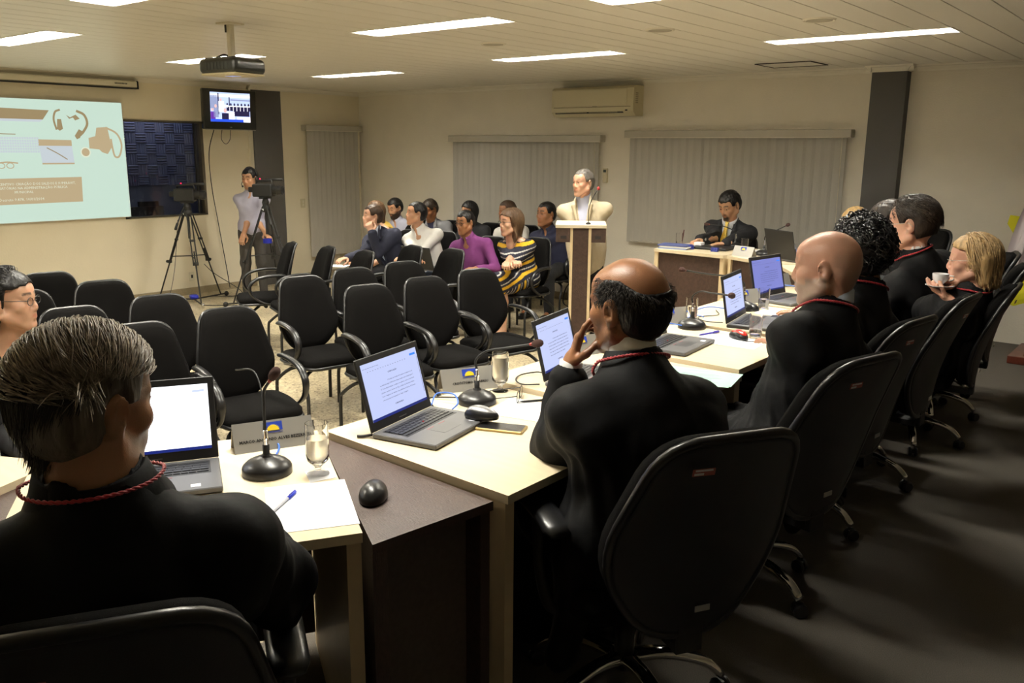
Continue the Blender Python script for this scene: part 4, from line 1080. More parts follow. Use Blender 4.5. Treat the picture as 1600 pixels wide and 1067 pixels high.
# grey-haired judge, nearest, lower left
P1 = person('grey-haired judge in black robe with red cord seen from behind at lower left', (-1.44, .67, D), 150, sc=1.0, head=(-1.372, .607, 1.362), look=102, pitch=6, armL=(-1.74, .62, .95), armR=(-1.62, 1.02, .95),
    nko=.098, opt=dict(skin='mid', hair='grey', style='short', thick=.011, nape=-.07, rough=.003, hairline=.066, freq=70, neckw=1.08, hres=.006, cord=.72), h=.006, head_sc=1.02, wide=1.15, curlL=.5, curlR=.5, **ROBE)
HM1 = mat('hair_grey_lit_lock', (.26, .21, .155), .35, var=.55, vscale=70); HM1b = mat('hair_dark_lock', (.022, .017, .013), .4, var=.4, vscale=60)  # grey hair; top locks lightened in colour where the lamps strike
strands(P1, lambda x, y, z: z > .035 and (y < .075 or z > .1) and not (abs(x) > .055 and z < .065 and y > -.055), 2800, .085, .0011, HM1, 'grey_lit_locks', grav=.2, stop=lambda x, y, z: (z < .075 and random.random() < .30) or (z < .062 and y > -.06 and abs(x) > .05), comb=lambda x, y, z: (1.0, -.55+.3*sin(x*40), .1), jitter=.12, lo_=.13, lr_=.09)
strands(P1, lambda x, y, z: z < .06 and y < .03 and z > -.055 and not (y > -.052 and z < .055), 2200, .055, .0010, HM1b, 'dark_locks', grav=.9, stop=lambda x, y, z: z < .050 and y > -.045, comb=lambda x, y, z: (0, -.6, -1), jitter=.12, lo_=.08, lr_=.06)
# balding judge with hand on his chin
P2 = person('balding brown-skinned judge in black robe, hand on chin, in the centre foreground', (-1.13, 1.96, D), 152, sc=1.0, head=(-1.245, 2.05, 1.345), look=172, pitch=2, roll=-3, armL=(-1.405, 2.005, 1.165), armR=(-1.46, 2.36, .935), elbL=(-.22, -.23, -1.0),
    nko=.132, opt=dict(skin='brown', hair='black', style='fringe', thick=.004, rough=.0012, freq=200, nape=-.075, bz=.080, temple=.045, inner=(.75, .74, .72), collar=(.78, .77, .75), beard=dict(kind='full', a=.35, col=(.05, .035, .025)), hres=.005), h=.0055, head_sc=1.15, wide=1.08,
    handL=((.10, .30, .93), (-.8, -.6, .1)), curlL=[.22, .3, .45, .6], curlR=.4, **ROBE)
strands(P2, lambda x, y, z: -.065 < z < .082+.5*min(0,y+.03) and y < .045 and not (y > -.03 and z < .02), 2600, .014, .0006, mat('hair_salt_lock', (.028, .022, .018), .5, var=.9, vscale=90), 'cropped_hair', grav=.8, comb=lambda x, y, z: (0, -.3, -1), jitter=.4, seg=3)
# bald bearded judge
P3 = person('bald light-skinned judge with short grey beard in black robe and striped collar', (-1.10, 2.92, D), 168, sc=1.0, head=(-1.075, 3.12, 1.36), look=186, pitch=4, armL=(-1.41, 3.53, .965), armR=(-1.54, 3.96, .985),
    nko=.125, opt=dict(skin='pink', hair='grey', style='none', stubble_head=dict(top=.075, a=.35, col=(.10, .07, .05)), beard=dict(kind='full', a=.6, col=(.34, .29, .25)), inner=(.42, .48, .58), collar=(.50, .56, .66), fat=1.1, neckw=1.12, brow=.4), h=.0055, head_sc=1.12, wide=1.15,
    handL=((-.75, .6, -.1), (0, 0, 1)), handR=((-.9, .35, -.15), (0, 0, 1)), curlL=.15, curlR=.5, elbL=(.6, -.5, -.8), **ROBE)
# curly-haired judge behind
P4 = person('judge with black curly hair seen from behind beyond the bald judge', (-1.20, 3.58, D), 165, sc=1.0, head=(-1.152, 3.747, 1.36), look=140, armL=(-1.42, 3.76, .98), armR=(-1.42, 3.96, .98),
    opt=dict(skin='mid', hair='black', style='curly', thick=.026, nape=-.085, rough=.0045, freq=340, temple=.03, gloss=.3, hres=.005), h=.0075, head_sc=1.05, wide=1.08, **ROBE)
strands(P4, lambda x, y, z: y < .05 and z > -.05, 700, .05, .0028, mat('hair_black_curl', (.008, .007, .008), .28, spec=.6), 'curls', grav=.2, lo_=.30, lr_=.12, curl=.006, jitter=1.2, seg=6)
# dark-haired judge turned to his neighbour
P5 = person('dark-haired judge with glasses in black robe, leaning to his neighbour at right', (-1.26, 5.44, D), 165, sc=1.03, head=(-1.375, 5.35, 1.359), look=180, pitch=6, armL=(-1.62, 5.25, .97), armR=(-1.66, 5.62, .97),
    opt=dict(skin='pink', hair='dkbrown', style='short', thick=.010, nape=-.055, rough=.003, hairline=.092, temple=.040, glasses='wire', inner=(.6, .6, .6), fat=1.08), h=.006, head_sc=1.22, wide=1.2, **ROBE)
strands(P5, lambda x, y, z: z > .03 and y < .06 and not (abs(x) > .05 and z < .06 and y > -.05), 900, .05, .0011, mat('hair_darkbrown_lock', (.03, .019, .012), .4, var=.5, vscale=60), 'brown_locks', grav=.6, comb=lambda x, y, z: (.2, -.8, -.5), jitter=.25, lo_=.12, lr_=.06)
P6 = person('man with dark hair looking down, half hidden behind the dark-haired judge', (-1.52, 6.10, D), 195, sc=1.0, head=(-1.646, 5.90, 1.312), look=205, pitch=28, armL=(-1.95, 5.80, .96), armR=(-1.95, 6.0, .96),
    head_sc=1.12, opt=dict(skin='tan', hair='dkbrown', style='short', thick=.020, rough=.006, hairline=.07, temple=.05), h=.0075, **ROBE)
# blonde woman with a cup
P7 = person('blonde woman judge in glasses and black robe raising a white cup', (-1.12, 5.05, D), 182, sc=.93, head=(-.974, 5.006, 1.215), look=194, pitch=2, armL=(-1.035, 4.865, 1.035), armR=(-1.03, 4.965, 1.095), elbL=(.4, -.3, -1), elbR=(.6, -.2, -1),
    opt=dict(skin='pink', hair='blonde', style='long', thick=.016, rough=.005, freq=80, glasses='wire', hairline=.090, lip=(.45, .12, .10), yl=.015, brow=.3,
             ext=[((-.055, -.055, .02), (-.062, -.065, -.085), .045, .032), ((.055, -.055, .02), (.062, -.065, -.085), .045, .032), ((0, -.085, .0), (0, -.095, -.095), .055, .04)]),
    handL=((-.85, .15, .45), (.35, -.25, -.9)), handR=((-.7, -.55, .3), (.2, .4, .9)), curlL=.25, curlR=.7, h=.006, head_sc=1.14, **ROBE)
strands(P7, lambda x, y, z: y < .03 and z > -.02, 700, .13, .0021, mat('hair_blonde_lock', (.52, .35, .17), .4, var=.3, vscale=60), 'blonde_locks', grav=1.1, lo_=.19, lr_=.07, comb=lambda x, y, z: (x*8, -.5, -.8), jitter=.2)
P8 = person('woman with blonde parted hair, only her hair visible near the right pillar', (-2.25, 7.30, D), 235, sc=.94, head=(-2.295, 7.245, 1.204), look=230, pitch=30, armL=(-2.2, 7.0, .97), armR=(-2.4, 7.05, .97), top='jacket', topcol=(.02, .02, .022),
    opt=dict(skin='light', hair='blonde', style='long', thick=.018, rough=.003, freq=80, ext=[((-.055, -.055, .02), (-.062, -.065, -.085), .045, .032), ((.055, -.055, .02), (.062, -.065, -.085), .045, .032)]), h=.009, hc=.011)
# writing man in yellow tie
M_ytie = mat('yellow_tie', (.72, .52, .10), .6, var=.3, vscale=60)
P9 = person('bearded man in black suit and yellow tie writing at the far desk', (-3.60, 7.72, D), 272, sc=1.0, head=(-3.554, 7.578, 1.27), look=258, pitch=26, armL=(-3.36, 7.12, .97), armR=(-3.63, 7.17, .985), elbR=(-.9, -.3, -.5), elbL=(.9, -.2, -.6), top='jacket', topcol=(.008, .008, .011), wide=1.1,
    opt=dict(skin='tan', hair='black', style='short', thick=.013, hairline=.07, beard=dict(kind='goatee', a=.92), vneck=.34, lapel=1, tie=M_ytie, inner=(.55, .56, .60), collar=(.6, .6, .64)), h=.0065, hc=.009, head_sc=1.05,
    handR=((-.2, -.95, -.2), (-.3, 0, 1)), handL=((-.8, -.55, -.1), (0, 0, 1)), curlR=.75, curlL=.2)
# man standing at the lectern
P10 = person('grey-haired man in beige jacket standing at the lectern', (-4.45, 6.56, 0), 294, sc=.93, head=(-4.464, 6.493, 1.475), look=258, legs='stand', armL=(-4.27, 6.36, 1.05), armR=(-4.38, 6.25, 1.08), top='jacket', topcol=(.46, .39, .27), wide=1.2, pants=(.008, .008, .009),
    nko=.118, opt=dict(skin='fair', hair='salt', style='short', thick=.007, hairline=.080, temple=.035, vneck=.40, lapel=1, inner=(.40, .42, .55), collar=(.40, .42, .55), brow=.5), h=.0065, hc=.009, elbL=(1, -.3, -.7), elbR=(-1, -.3, -.7), head_sc=1.04)
# cameraman
P11 = person('young man with headset, light lilac shirt and grey trousers standing by the cameras', (-8.80, 5.98, 0), -45, sc=.90, head=(-8.763, 5.964, 1.405), look=-68, legs='stand', pitch=6, armL=(-8.55, 5.99, .80), armR=(-8.70, 5.80, .79), top='shirt', sleeves='roll', topcol=(.42, .41, .52), pants=(.055, .05, .047),
    opt=dict(skin='tan', hair='black', style='short', thick=.014, collar=(.42, .41, .52), beard=dict(kind='goatee', a=.3)), h=.0075, elbL=(.9, -.4, -.2), elbR=(-.9, -.4, -.2), head_sc=1.05)
# ---- audience, front row
AS = dict(seat=.42)
P12 = person('man in navy suit resting his chin on his hand in the audience', (-6.72, 6.36, 0), 285, sc=.95, head=(-6.787, 6.062, 1.075), look=245, pitch=-4, armL=(-6.65, 5.93, .93), armR=(-6.80, 5.72, .68), top='jacket', topcol=(.016, .018, .038), wide=1.12, elbL=(.5, .5, -1), elbR=(-1, -.2, -.5),
    opt=dict(skin='light', hair='brown', style='short', thick=.012, hairline=.075, vneck=.40, lapel=1, inner=(.45, .52, .68), collar=(.5, .56, .7)), h=.007, handL=((-.3, -.2, .9), (.5, -.8, 0)), curlL=.9, pants=(.01, .01, .014), **AS)
P13 = person('man in white shirt in the audience looking up to the left', (-6.33, 6.47, 0), 288, sc=.96, head=(-6.381, 6.29, 1.11), look=238, pitch=-6, armL=(-6.03, 6.05, .73), armR=(-6.26, 5.98, .71), top='shirt', topcol=(.68, .66, .62), wide=1.12,
    opt=dict(skin='tan', hair='black', style='short', thick=.010, hairline=.078, temple=.035, collar=(.68, .66, .62)), h=.007, pants=(.20, .28, .42), elbL=(1, -.1, -.6), elbR=(-1, .2, -.6), **AS)
P14 = person('man in glasses and purple shirt in the audience', (-5.62, 6.42, 0), 285, sc=.92, head=(-5.642, 6.223, 1.07), look=268, pitch=6, armL=(-5.40, 6.12, .66), armR=(-5.72, 6.0, .66), top='shirt', topcol=(.16, .030, .15), wide=1.1,
    opt=dict(skin='brown', hair='black', style='short', thick=.009, hairline=.072, glasses='dark', collar=(.16, .03, .15)), h=.007, **AS)
P15 = person('long-haired woman in glasses and yellow, white and navy striped dress', (-5.24, 6.64, 0), 272, sc=.95, head=(-5.282, 6.467, 1.075), look=252, pitch=0, armL=(-5.03, 6.24, .735), armR=(-5.10, 6.21, .735), top='dress', sleeves='short', topcol=mat('striped_knit', (.5, .5, .5), .85, attr='Col', bump=.3, bscale=400), bare=['chest', 'legs'],
    head_sc=1.08, opt=dict(skin='light', hair='ltbrown', style='long', thick=.017, glasses='dark', yl=.028, hairline=.085, rough=.003, freq=80, lip=(.45, .14, .12),
             ext=[((-.055, -.03, .02), (-.075, .0, -.12), .040, .030), ((-.075, .0, -.12), (-.085, .045, -.235), .030, .018), ((.055, -.03, .02), (.075, .0, -.12), .040, .030), ((.075, .0, -.12), (.085, .045, -.235), .030, .018), ((0, -.08, .0), (0, -.075, -.18), .055, .045)]), h=.0065, hc=.0065, elbL=(.9, -.1, -.7), elbR=(-.9, -.1, -.7), curlL=.8, curlR=.8,
    kneeL=(-.05, .40, .50), kneeR=(-.02, .44, .56), **AS)
# ---- audience, back row by the wall
P16 = person('woman with fair hair and yellow top mostly hidden behind the navy suit', (-7.32, 6.95, 0), 245, sc=.90, head=(-7.363, 6.618, 1.07), look=225, top='tank', topcol=(.60, .40, .08), bare=['chest'], sleeves='none', opt=dict(skin='light', hair='ltbrown', style='long', thick=.016, ext=[((0, -.08, .0), (0, -.08, -.16), .05, .04)]), h=.009, hc=.011, **AS)
P17 = person('bearded man in pale lilac shirt looking down, back row left', (-7.84, 7.55, 0), 285, sc=.95, head=(-7.869, 7.397, 1.043), look=272, pitch=16, top='shirt', topcol=(.42, .42, .52), opt=dict(skin='tan', hair='black', style='short', thick=.013, beard=dict(kind='full', a=.9), collar=(.42, .42, .52)), h=.008, hc=.011, **AS)
P18 = person('man in grey suit looking down, back row by the corner wall', (-7.24, 7.58, 0), 285, sc=.95, head=(-7.288, 7.419, 1.055), look=268, pitch=26, top='jacket', topcol=(.17, .17, .18), opt=dict(skin='brown', hair='dkbrown', style='short', thick=.012, vneck=.3, lapel=1, inner=(.02, .02, .05)), h=.008, hc=.011, **AS)
P19 = person('dark-haired woman in black jacket behind the purple shirt', (-6.70, 7.64, 0), 275, sc=.93, head=(-6.717, 7.476, 1.055), look=262, top='jacket', topcol=(.010, .009, .010), opt=dict(skin='tan', hair='black', style='long', thick=.018, ext=[((-.055, -.045, .02), (-.07, -.03, -.12), .042, .03), ((.055, -.045, .02), (.07, -.03, -.12), .042, .03)]), h=.008, hc=.011, **AS)
P20 = person('man in white shirt half hidden behind the woman in the striped dress', (-6.19, 7.70, 0), 280, sc=.95, head=(-6.228, 7.566, 1.08), look=250, top='shirt', topcol=(.66, .64, .60), opt=dict(skin='brown', hair='brown', style='short', thick=.012, collar=(.66, .64, .6)), h=.008, hc=.011, **AS)
P21 = person('heavy man in navy polo shirt at the right end of the audience', (-5.60, 7.66, 0), 280, sc=1.0, head=(-5.643, 7.518, 1.08), look=262, pitch=-2, armL=(-5.50, 7.22, .83), armR=(-5.64, 7.20, .82), top='polo', sleeves='short', topcol=(.012, .014, .04), wide=1.15, torso_fat=1.15,
    opt=dict(skin='brown', hair='black', style='short', thick=.009, fat=1.12, hairline=.075, collar=(.012, .014, .04)), h=.007, hc=.010, elbL=(1, .1, -.5), elbR=(-1, .1, -.5), head_sc=1.06, **AS)
# woman at left edge
P22 = person('woman with glasses and dark pinned hair at the left edge, bare shoulders', (-4.22, 1.38, 0), -8, sc=.98, head=(-4.029, 1.501, 1.108), look=42, pitch=0, top='tank', topcol=(.012, .012, .014), sleeves='none', bare=['chest'],
    opt=dict(skin='light', hair='black', style='long', thick=.014, rough=.005, freq=90, glasses='dark', yl=.005, hairline=.085, ext=[((-.05, -.06, .0), (-.06, -.06, -.10), .04, .028), ((.05, -.06, .0), (.06, -.06, -.10), .04, .028), ((0, -.09, .07), (0, -.10, .07), .04, .04)]), h=.006, head_sc=1.05, **AS)
strands(P22, lambda x, y, z: y < .03 and z > -.03, 900, .10, .0014, mat('hair_black_lock', (.010, .008, .007), .35, spec=.4), 'dark_locks', grav=.9, comb=lambda x, y, z: (0, -1, -.2), jitter=.2, lo_=.17, lr_=.12, stop=lambda x, y, z: y > -.02 and z < .04)
strands(P15, lambda x, y, z: y < .03 and z > -.02, 600, .20, .0016, mat('hair_ltbrown_lock', (.13, .075, .038), .4, var=.3, vscale=60), 'brown_locks', grav=1.2, comb=lambda x, y, z: (x*6, -.3, -.9), jitter=.12, lo_=.20, lr_=.08)
place('a', -4.26, 1.37, -8, 'audience chair under the woman at the left edge', GA, s=.95)
for P, lab in ((P12, 'chair under the man in the navy suit'), (P13, 'chair under the man in white shirt of the front row'), (P14, 'chair under the man in the purple shirt'), (P15, 'chair under the woman in the striped dress'),
        (P16, 'chair under the fair-haired woman behind the navy suit'), (P17, 'chair under the bearded man of the back row'), (P18, 'chair under the man in the grey suit'), (P19, 'chair under the woman in black jacket'), (P20, 'chair under the half hidden man in white shirt'), (P21, 'chair with open armrests under the man in navy polo shirt')):
    r = P['root']; fa = math.degrees(r.rotation_euler.z)+90; fa = 270+(fa-270)*.5
    place('a', r.location.x+cos(R(fa))*.03, r.location.y+sin(R(fa))*.03, fa, 'audience '+lab, GB, s=.95)
place('j', -3.62, 7.76, 276, 'black swivel chair under the writing man in yellow tie', GJ, DZ, .80)
place('j', -1.45, 6.20, 195, 'black swivel chair under the man looking down behind the dark-haired judge', GJ, DZ)
place('j', -2.08, 7.42, 235, 'black swivel chair under the far blonde woman', GJ, DZ)
# ------------------------------------------------------------------ laptops
M_scr = emit('screen_white', (.58, .65, 1.0), .78); M_scr2 = emit('screen_bluish', (.30, .33, .85), .6); M_scr1 = emit('screen_bright', (.93, .95, 1.0), 1.6)
M_ink = mat('screen_ink', (.05, .06, .18), .6); M_inkd = emit('taskbar_navy', (.01, .02, .16), 1.); M_btn = emit('blue_button', (.04, .22, .95), 1.)
M_inkf = emit('faint_ink', (.55, .62, .85), 1.0)
DOC = ["CONVOCAÇÃO", "", "O Presidente do Conselho de Procuradores de Justiça no uso de", "suas atribuições legais CONVOCA os demais membros deste Colegiado para 1ª",
       "12ª Sessão Extraordinária, a realizar-se no gabinete, sendo a Hora Inicial", "próximo, na sala de Sessões do CPJ, no Edifício do Ministério Público,", "Sede I - Pagamento do subsídio, responsabilidade do Estado, de Teresina", "com a presença dos integrantes do Órgão Colegiado.", "", "COMUNICADO"]
keyme = None
def laptop(x, y, z, ang, opening, label, screen='doc', closed=False, M_s=None, W=.338, Dp=.235):
    global keyme
    root = thing('laptop', label, 'laptop', (x, y, z), R(ang)+pi/2, 'laptops on the desks')
    b = MB(); b.box(-W/2, W/2, -Dp, 0, .002, .018, b=.003); b.obj('base', M_lapg if not closed else M_lapb, root)
    f = MB()
    for sx in (-.13, .13):
        for sy in (-.21, -.03): f.lathe([(0, 0), (.008, 0), (.008, .003), (0, .003)], 8, (sx, sy, 0))
    f.obj('feet', M_blkm, root)['kind'] = 'stuff'
    if not closed:
        MB().box(-W/2+.025, W/2-.025, -.118, -.022, .0165, .0184).obj('keyboard_well', M_lapb, root)
        if keyme is None:
            k = MB(); rows = [(14, .0), (14, .0), (13, .004), (12, .008)]
            for r_, (n, o) in enumerate(rows):
                w_ = (W-.06)/n
                for i in range(n): k.box(-W/2+.03+i*w_+.001, -W/2+.03+(i+1)*w_-.001, -.040-r_*.0165-.0145+.014, -.040-r_*.0165+.0135, .0184, .0205)
            xs = [0, .03, .05, .07, .165, .185, .205, .225, .245, .278]
            for a, c in zip(xs[:-1], xs[1:]): k.box(-W/2+.03+a+.001, -W/2+.03+c-.001, -.1195+.012, -.1195+.0005+.025-.0115, .0184, .0205)
            keyme = k.mesh('keys'); keyme.materials.append(M_key)
        o = link('keys', keyme, None, root); o['kind'] = 'stuff'
        MB().box(-.055, .045, -.195, -.135, .0178, .0183).obj('touchpad', mat('touchpad', (.075, .075, .08), .35), root)
        rb = MB().box(-.055, -.02, -.131, -.1295, .0181, .0187).box(.01, .045, -.131, -.1295, .0181, .0187); rb.obj('button_line', M_red, root)
        MB().ball((.0, -.078, .0205), .0035, 8).obj('pointing_stick', M_red, root, True)
        MB().box(.09, .115, -.215, -.195, .0178, .0185).obj('palm_sticker', M_paper, root)
    lid = bpy.data.objects.new('lid_tilt', None)
    T_ = Matrix.Translation((0, .002, .017)) @ Matrix.Rotation(R(-(opening-90)) if not closed else R(90), 4, 'X')
    H_ = .232
    def put(o): o.matrix_local = T_; return o
    put(MB().box(-W/2, W/2, -.004, .004, .0, H_, b=.002).obj('lid', M_lapb, root))
    if closed: return root
    sw, sh, s0 = W-.034, H_-.048, .028
    ms = M_s or M_scr
    put(MB().box(-sw/2, sw/2, -.0046, -.0042, s0, s0+sh).obj('screen', ms, root))
    def st(o, px, pz): o.matrix_local = T_ @ Matrix.Translation((px, -.0049, pz)) @ Matrix.Rotation(pi/2, 4, 'X'); return o
    put(MB().box(-sw/2, sw/2, -.0049, -.0047, s0, s0+.0085).obj('taskbar', M_inkd, root))
    put(MB().box(sw/2-.042, sw/2-.010, -.0051, -.0048, s0+sh-.022, s0+sh-.015).obj('blue_button', M_btn if ms is not M_scr1 else M_inkf, root))
    put(MB().box(-.02, .02, -.0049, -.0040, .010, .013).obj('screen_logo', M_lapg, root))
    ink = M_ink if ms is not M_scr1 else M_inkf
    if screen == 'doc':
        y_ = s0+sh*.74
        for i, ln in enumerate(DOC):
            if ln:
                c = i in (0, 9); t = text(ln, .0062 if not c else .0068, ink, root, (0, 0, 0), (0, 0, 0), bold=c, align='CENTER' if c else ('RIGHT' if i == 2 else 'LEFT'), ext=0.00005)
                w0 = t.dimensions.x or .2; sx = 1 if c else (.185/max(w0, .05) if i not in (2, 7) else .14/max(w0, .05))
                st(t, 0 if c else (.105 if i == 2 else -.080), y_-i*.0118); t.scale = (sx, 1, 1)
        tb = MB()
        for i in range(16): tb.box(-.125+i*.0135, -.125+i*.0135+.004, -.0051, -.0048, s0+sh-.028, s0+sh-.0265)
        for i in range(7): tb.box(-.145+i*.012, -.145+i*.012+.009, -.0051, -.0048, s0+sh-.016, s0+sh-.0150)
        tb.box(sw/2-.006, sw/2-.005, -.0051, -.0048, s0+.03, s0+sh-.03)
        put(tb.obj('toolbar_icons', ink, root))['kind'] = 'stuff'
    return root
laptop(-2.205, 1.142, ZA, -30, 104, 'open laptop with the brightest white screen in front of the grey-haired judge', M_s=M_scr1)
laptop(-1.978, 1.876, ZB, 11.5, 105, 'largest open laptop in the centre, charcoal, showing a document')
laptop(-1.905, 2.665, ZC, 12.5, 104, 'open laptop on the third desk showing a document, left of the balding head')
laptop(-1.914, 3.36, ZD, 5, 104, 'open laptop whose keyboard shows right of the balding head') 
laptop(-1.81, 4.02, ZE, 9, 100, 'open laptop beside a glass, screen seen edge-on in front of the bald judge')
laptop(-1.957, 4.785, ZE+.005, -8, 103, 'farthest open laptop with blue-lit document page on the long row', M_s=M_scr2)
laptop(-2.625, 6.60, ZE-.005, 58, 104, 'open laptop seen from behind, dark lid towards the camera')
bpy.data.objects['laptop.006'].rotation_euler[2] = R(62)+pi/2+pi if 0 else R(61)+pi/2
laptop(-2.02, 5.42, ZE+.005, 22, 103, 'open laptop half hidden behind the bald head with a blue screen edge', M_s=M_scr2)
laptop(-3.40, 7.10, ZE-.005, 270, 90, 'closed black laptop lying flat before the writing man', closed=True)
bpy.data.objects['laptop'].name = 'laptop'

# ------------------------------------------------------------------ gooseneck microphones
def mic(x, y, z, ang, path, label, led=True, s=1., rbase=.068):
    root = thing('microphone', label, 'microphone', (x, y, z), R(ang), 'gooseneck microphones')
    MB().lathe([(0, 0), (rbase, 0), (rbase, .018), (rbase*.96, .024), (rbase*.8, .034), (rbase*.5, .044), (.016, .049), (.012, .055), (0, .055)], 36).obj('base', M_blk, root, True, 35)
    MB().lathe([(.0095, .05), (.0095, .082), (.007, .083), (.007, .085)], 14).obj('socket', M_blkm, root, True)
    MB().lathe([(.0075, .083), (.0075, .092), (.0088, .093), (.0088, .100), (.0075, .101), (.006, .122), (.004, .124)], 14).obj('connector', M_chrome, root, True, 30)
    P = smoothpath([(0, 0, .12)]+path, 6)
    MB().tube(P, .0042, 8).obj('gooseneck', M_blkm, root, True)
    e = V(P[-1]); d = (V(P[-1])-V(P[-2])).normalized(); M = d.to_track_quat('Z', 'Y').to_matrix()
    MB().lathe([(.004, -.012), (.006, -.006), (.006, .0), (0, .0)], 12, e, 0, M).obj('capsule_ring', mat('mic_ring_red', (.30, .03, .02), .4), root, True)
    MB().lathe([(0, -.004), (.008, -.002), (.0125, .006), (.0145, .018), (.0125, .030), (.007, .037), (0, .039)], 14, e, 0, M).obj('windscreen', M_foam, root, True)
    t = text('tsi', .020, M_paper, root, (0, 0, 0), (0, 0, 0), 'lettering', bold=True)
    t.matrix_local = Matrix.Rotation(R(-ang)+math.atan2(y, x)+pi*1.5+pi, 4, 'Z') @ Matrix.Translation((0, -rbase*.62, .0405)) @ Matrix.Rotation(R(32), 4, 'X')
    a = MB()
    for i in range(8):
        t0 = pi*1.15+i*.7*pi/8
        a.box(0, .001, 0, .001, 0, .001) if 0 else None
    return root
mic(-1.950, 1.330, ZA, 0, [(0, .0, .19), (.0, .004, .235), (.015, .018, .268)], 'gooseneck microphone with round black base beside the front name plate')
mic(-1.955, 2.215, ZB, 0, [(-.005, .0, .155), (.03, .015, .19), (.10, .045, .208), (.185, .08, .228)], 'bent gooseneck microphone with round base in front of the silver name plate')
mic(-1.935, 3.785, ZD, 0, [(-.005, .0, .155), (.05, -.03, .19), (.15, -.12, .205), (.29, -.22, .222)], 'bent gooseneck microphone beside the glass right of the balding head')
mic(-1.93, 4.36, ZE, 0, [(-.005, -.01, .15), (-.02, -.12, .19), (-.05, -.34, .225), (-.08, -.54, .262)], 'gooseneck microphone with long neck crossing the dark far desk front')
mic(-2.88, 6.84, ZE-.005, 0, [(0, 0, .15), (.04, -.03, .19), (.14, -.09, .225), (.24, -.16, .27)], 'gooseneck microphone behind the dark laptop lid')
mic(-3.30, 7.20, ZE-.005, 0, [(-.03, -.02, .16), (-.12, -.05, .19), (-.22, -.10, .20)], 'gooseneck microphone at the right hand of the writing man')
# microphone on the lectern
def lectern_mic():
    c = V((-4.14, 6.115, 1.155)); d = V((-.36, -.25, 0)).normalized()
    root = thing('microphone', 'thin gooseneck microphone with red tip standing on the lectern', 'microphone', c, 0, 'gooseneck microphones')
    MB().lathe([(0, 0), (.022, 0), (.02, .012), (.006, .02), (0, .02)], 16).obj('base', M_blkm, root, True)
    P = smoothpath([(0, 0, .015), (.0, .0, .12), (.025, .015, .22), (.06, .045, .29)], 5); MB().tube(P, .004, 6).obj('gooseneck', M_blkm, root, True)
    MB().ball((.062, .047, .30), .013, 10, sc=(1, 1, 1.3)).obj('windscreen', mat('red_foam', (.40, .03, .03), .8), root, True)
lectern_mic()

# ------------------------------------------------------------------ water glasses
def goblet(x, y, z, label, lvl=.6, misted=False, tumbler=False, s=1.):
    root = thing('water_glass', label, 'glass', (x, y, z), 0, 'glasses of water')
    m = M_glass
    if tumbler:
        H_, r = .115, .031
        prof = [(0, 0), (r*.9, 0), (r*.93, .004), (r, H_), (r-.002, H_), (r*.9, .010), (0, .010)]; b0, r0 = .0102, r*.9-.0006
        wp = [(0, b0), (r0, b0), (r0+.0018, b0+(H_-b0)*lvl), (0, b0+(H_-b0)*lvl)]
    else:
        prof = [(0, 0), (.030, 0), (.031, .003), (.012, .009), (.009, .014), (.010, .024), (.020, .032), (.029, .042), (.0325, .060), (.0325, .105), (.031, .148), (.0290, .148), (.0302, .105), (.0302, .062), (.027, .046), (.015, .038), (0, .036)]
        top = .046+.095*lvl
        wp = [(0, .0365), (.014, .0385), (.0268, .0465), (.0299, .063), (.0299, top), (0, top)]
    MB().lathe(prof, 28).obj('glass', m, root, True, 50)
    MB().lathe(wp, 28).obj('water', M_frost if misted else M_water, root, True, 50)
    return root
goblet(-1.835, 1.415, ZA, 'footed glass of misted water on a napkin beside the front name plate', .62, True)
goblet(-1.99, 2.385, ZB, 'footed glass full of misted water behind the eyeglasses', .9, True)
goblet(-2.00, 3.90, ZE, 'clear tumbler half full of water beyond the bent microphone', .6, tumbler=True)
goblet(-1.85, 4.44, ZE, 'tumbler of water standing in front of the blue-lit laptop', .45, tumbler=True)
goblet(-3.75, 7.00, ZE-.005, 'small glass at the left end of the far desk', .3, tumbler=True)
goblet(-3.09, 6.93, ZE-.005, 'tumbler behind the far silver name plate', .4, tumbler=True)
goblet(-1.60, 3.77, ZD, 'upturned small glass by the hand of the bald judge', .1, tumbler=True)
nk = MB().prism([(-1.875, 1.40), (-1.80, 1.36), (-1.775, 1.43), (-1.84, 1.465)], ZA, ZA+.001); tag(nk.obj('napkin', M_paper), 'folded white paper napkin under the front water glass', 'napkin')

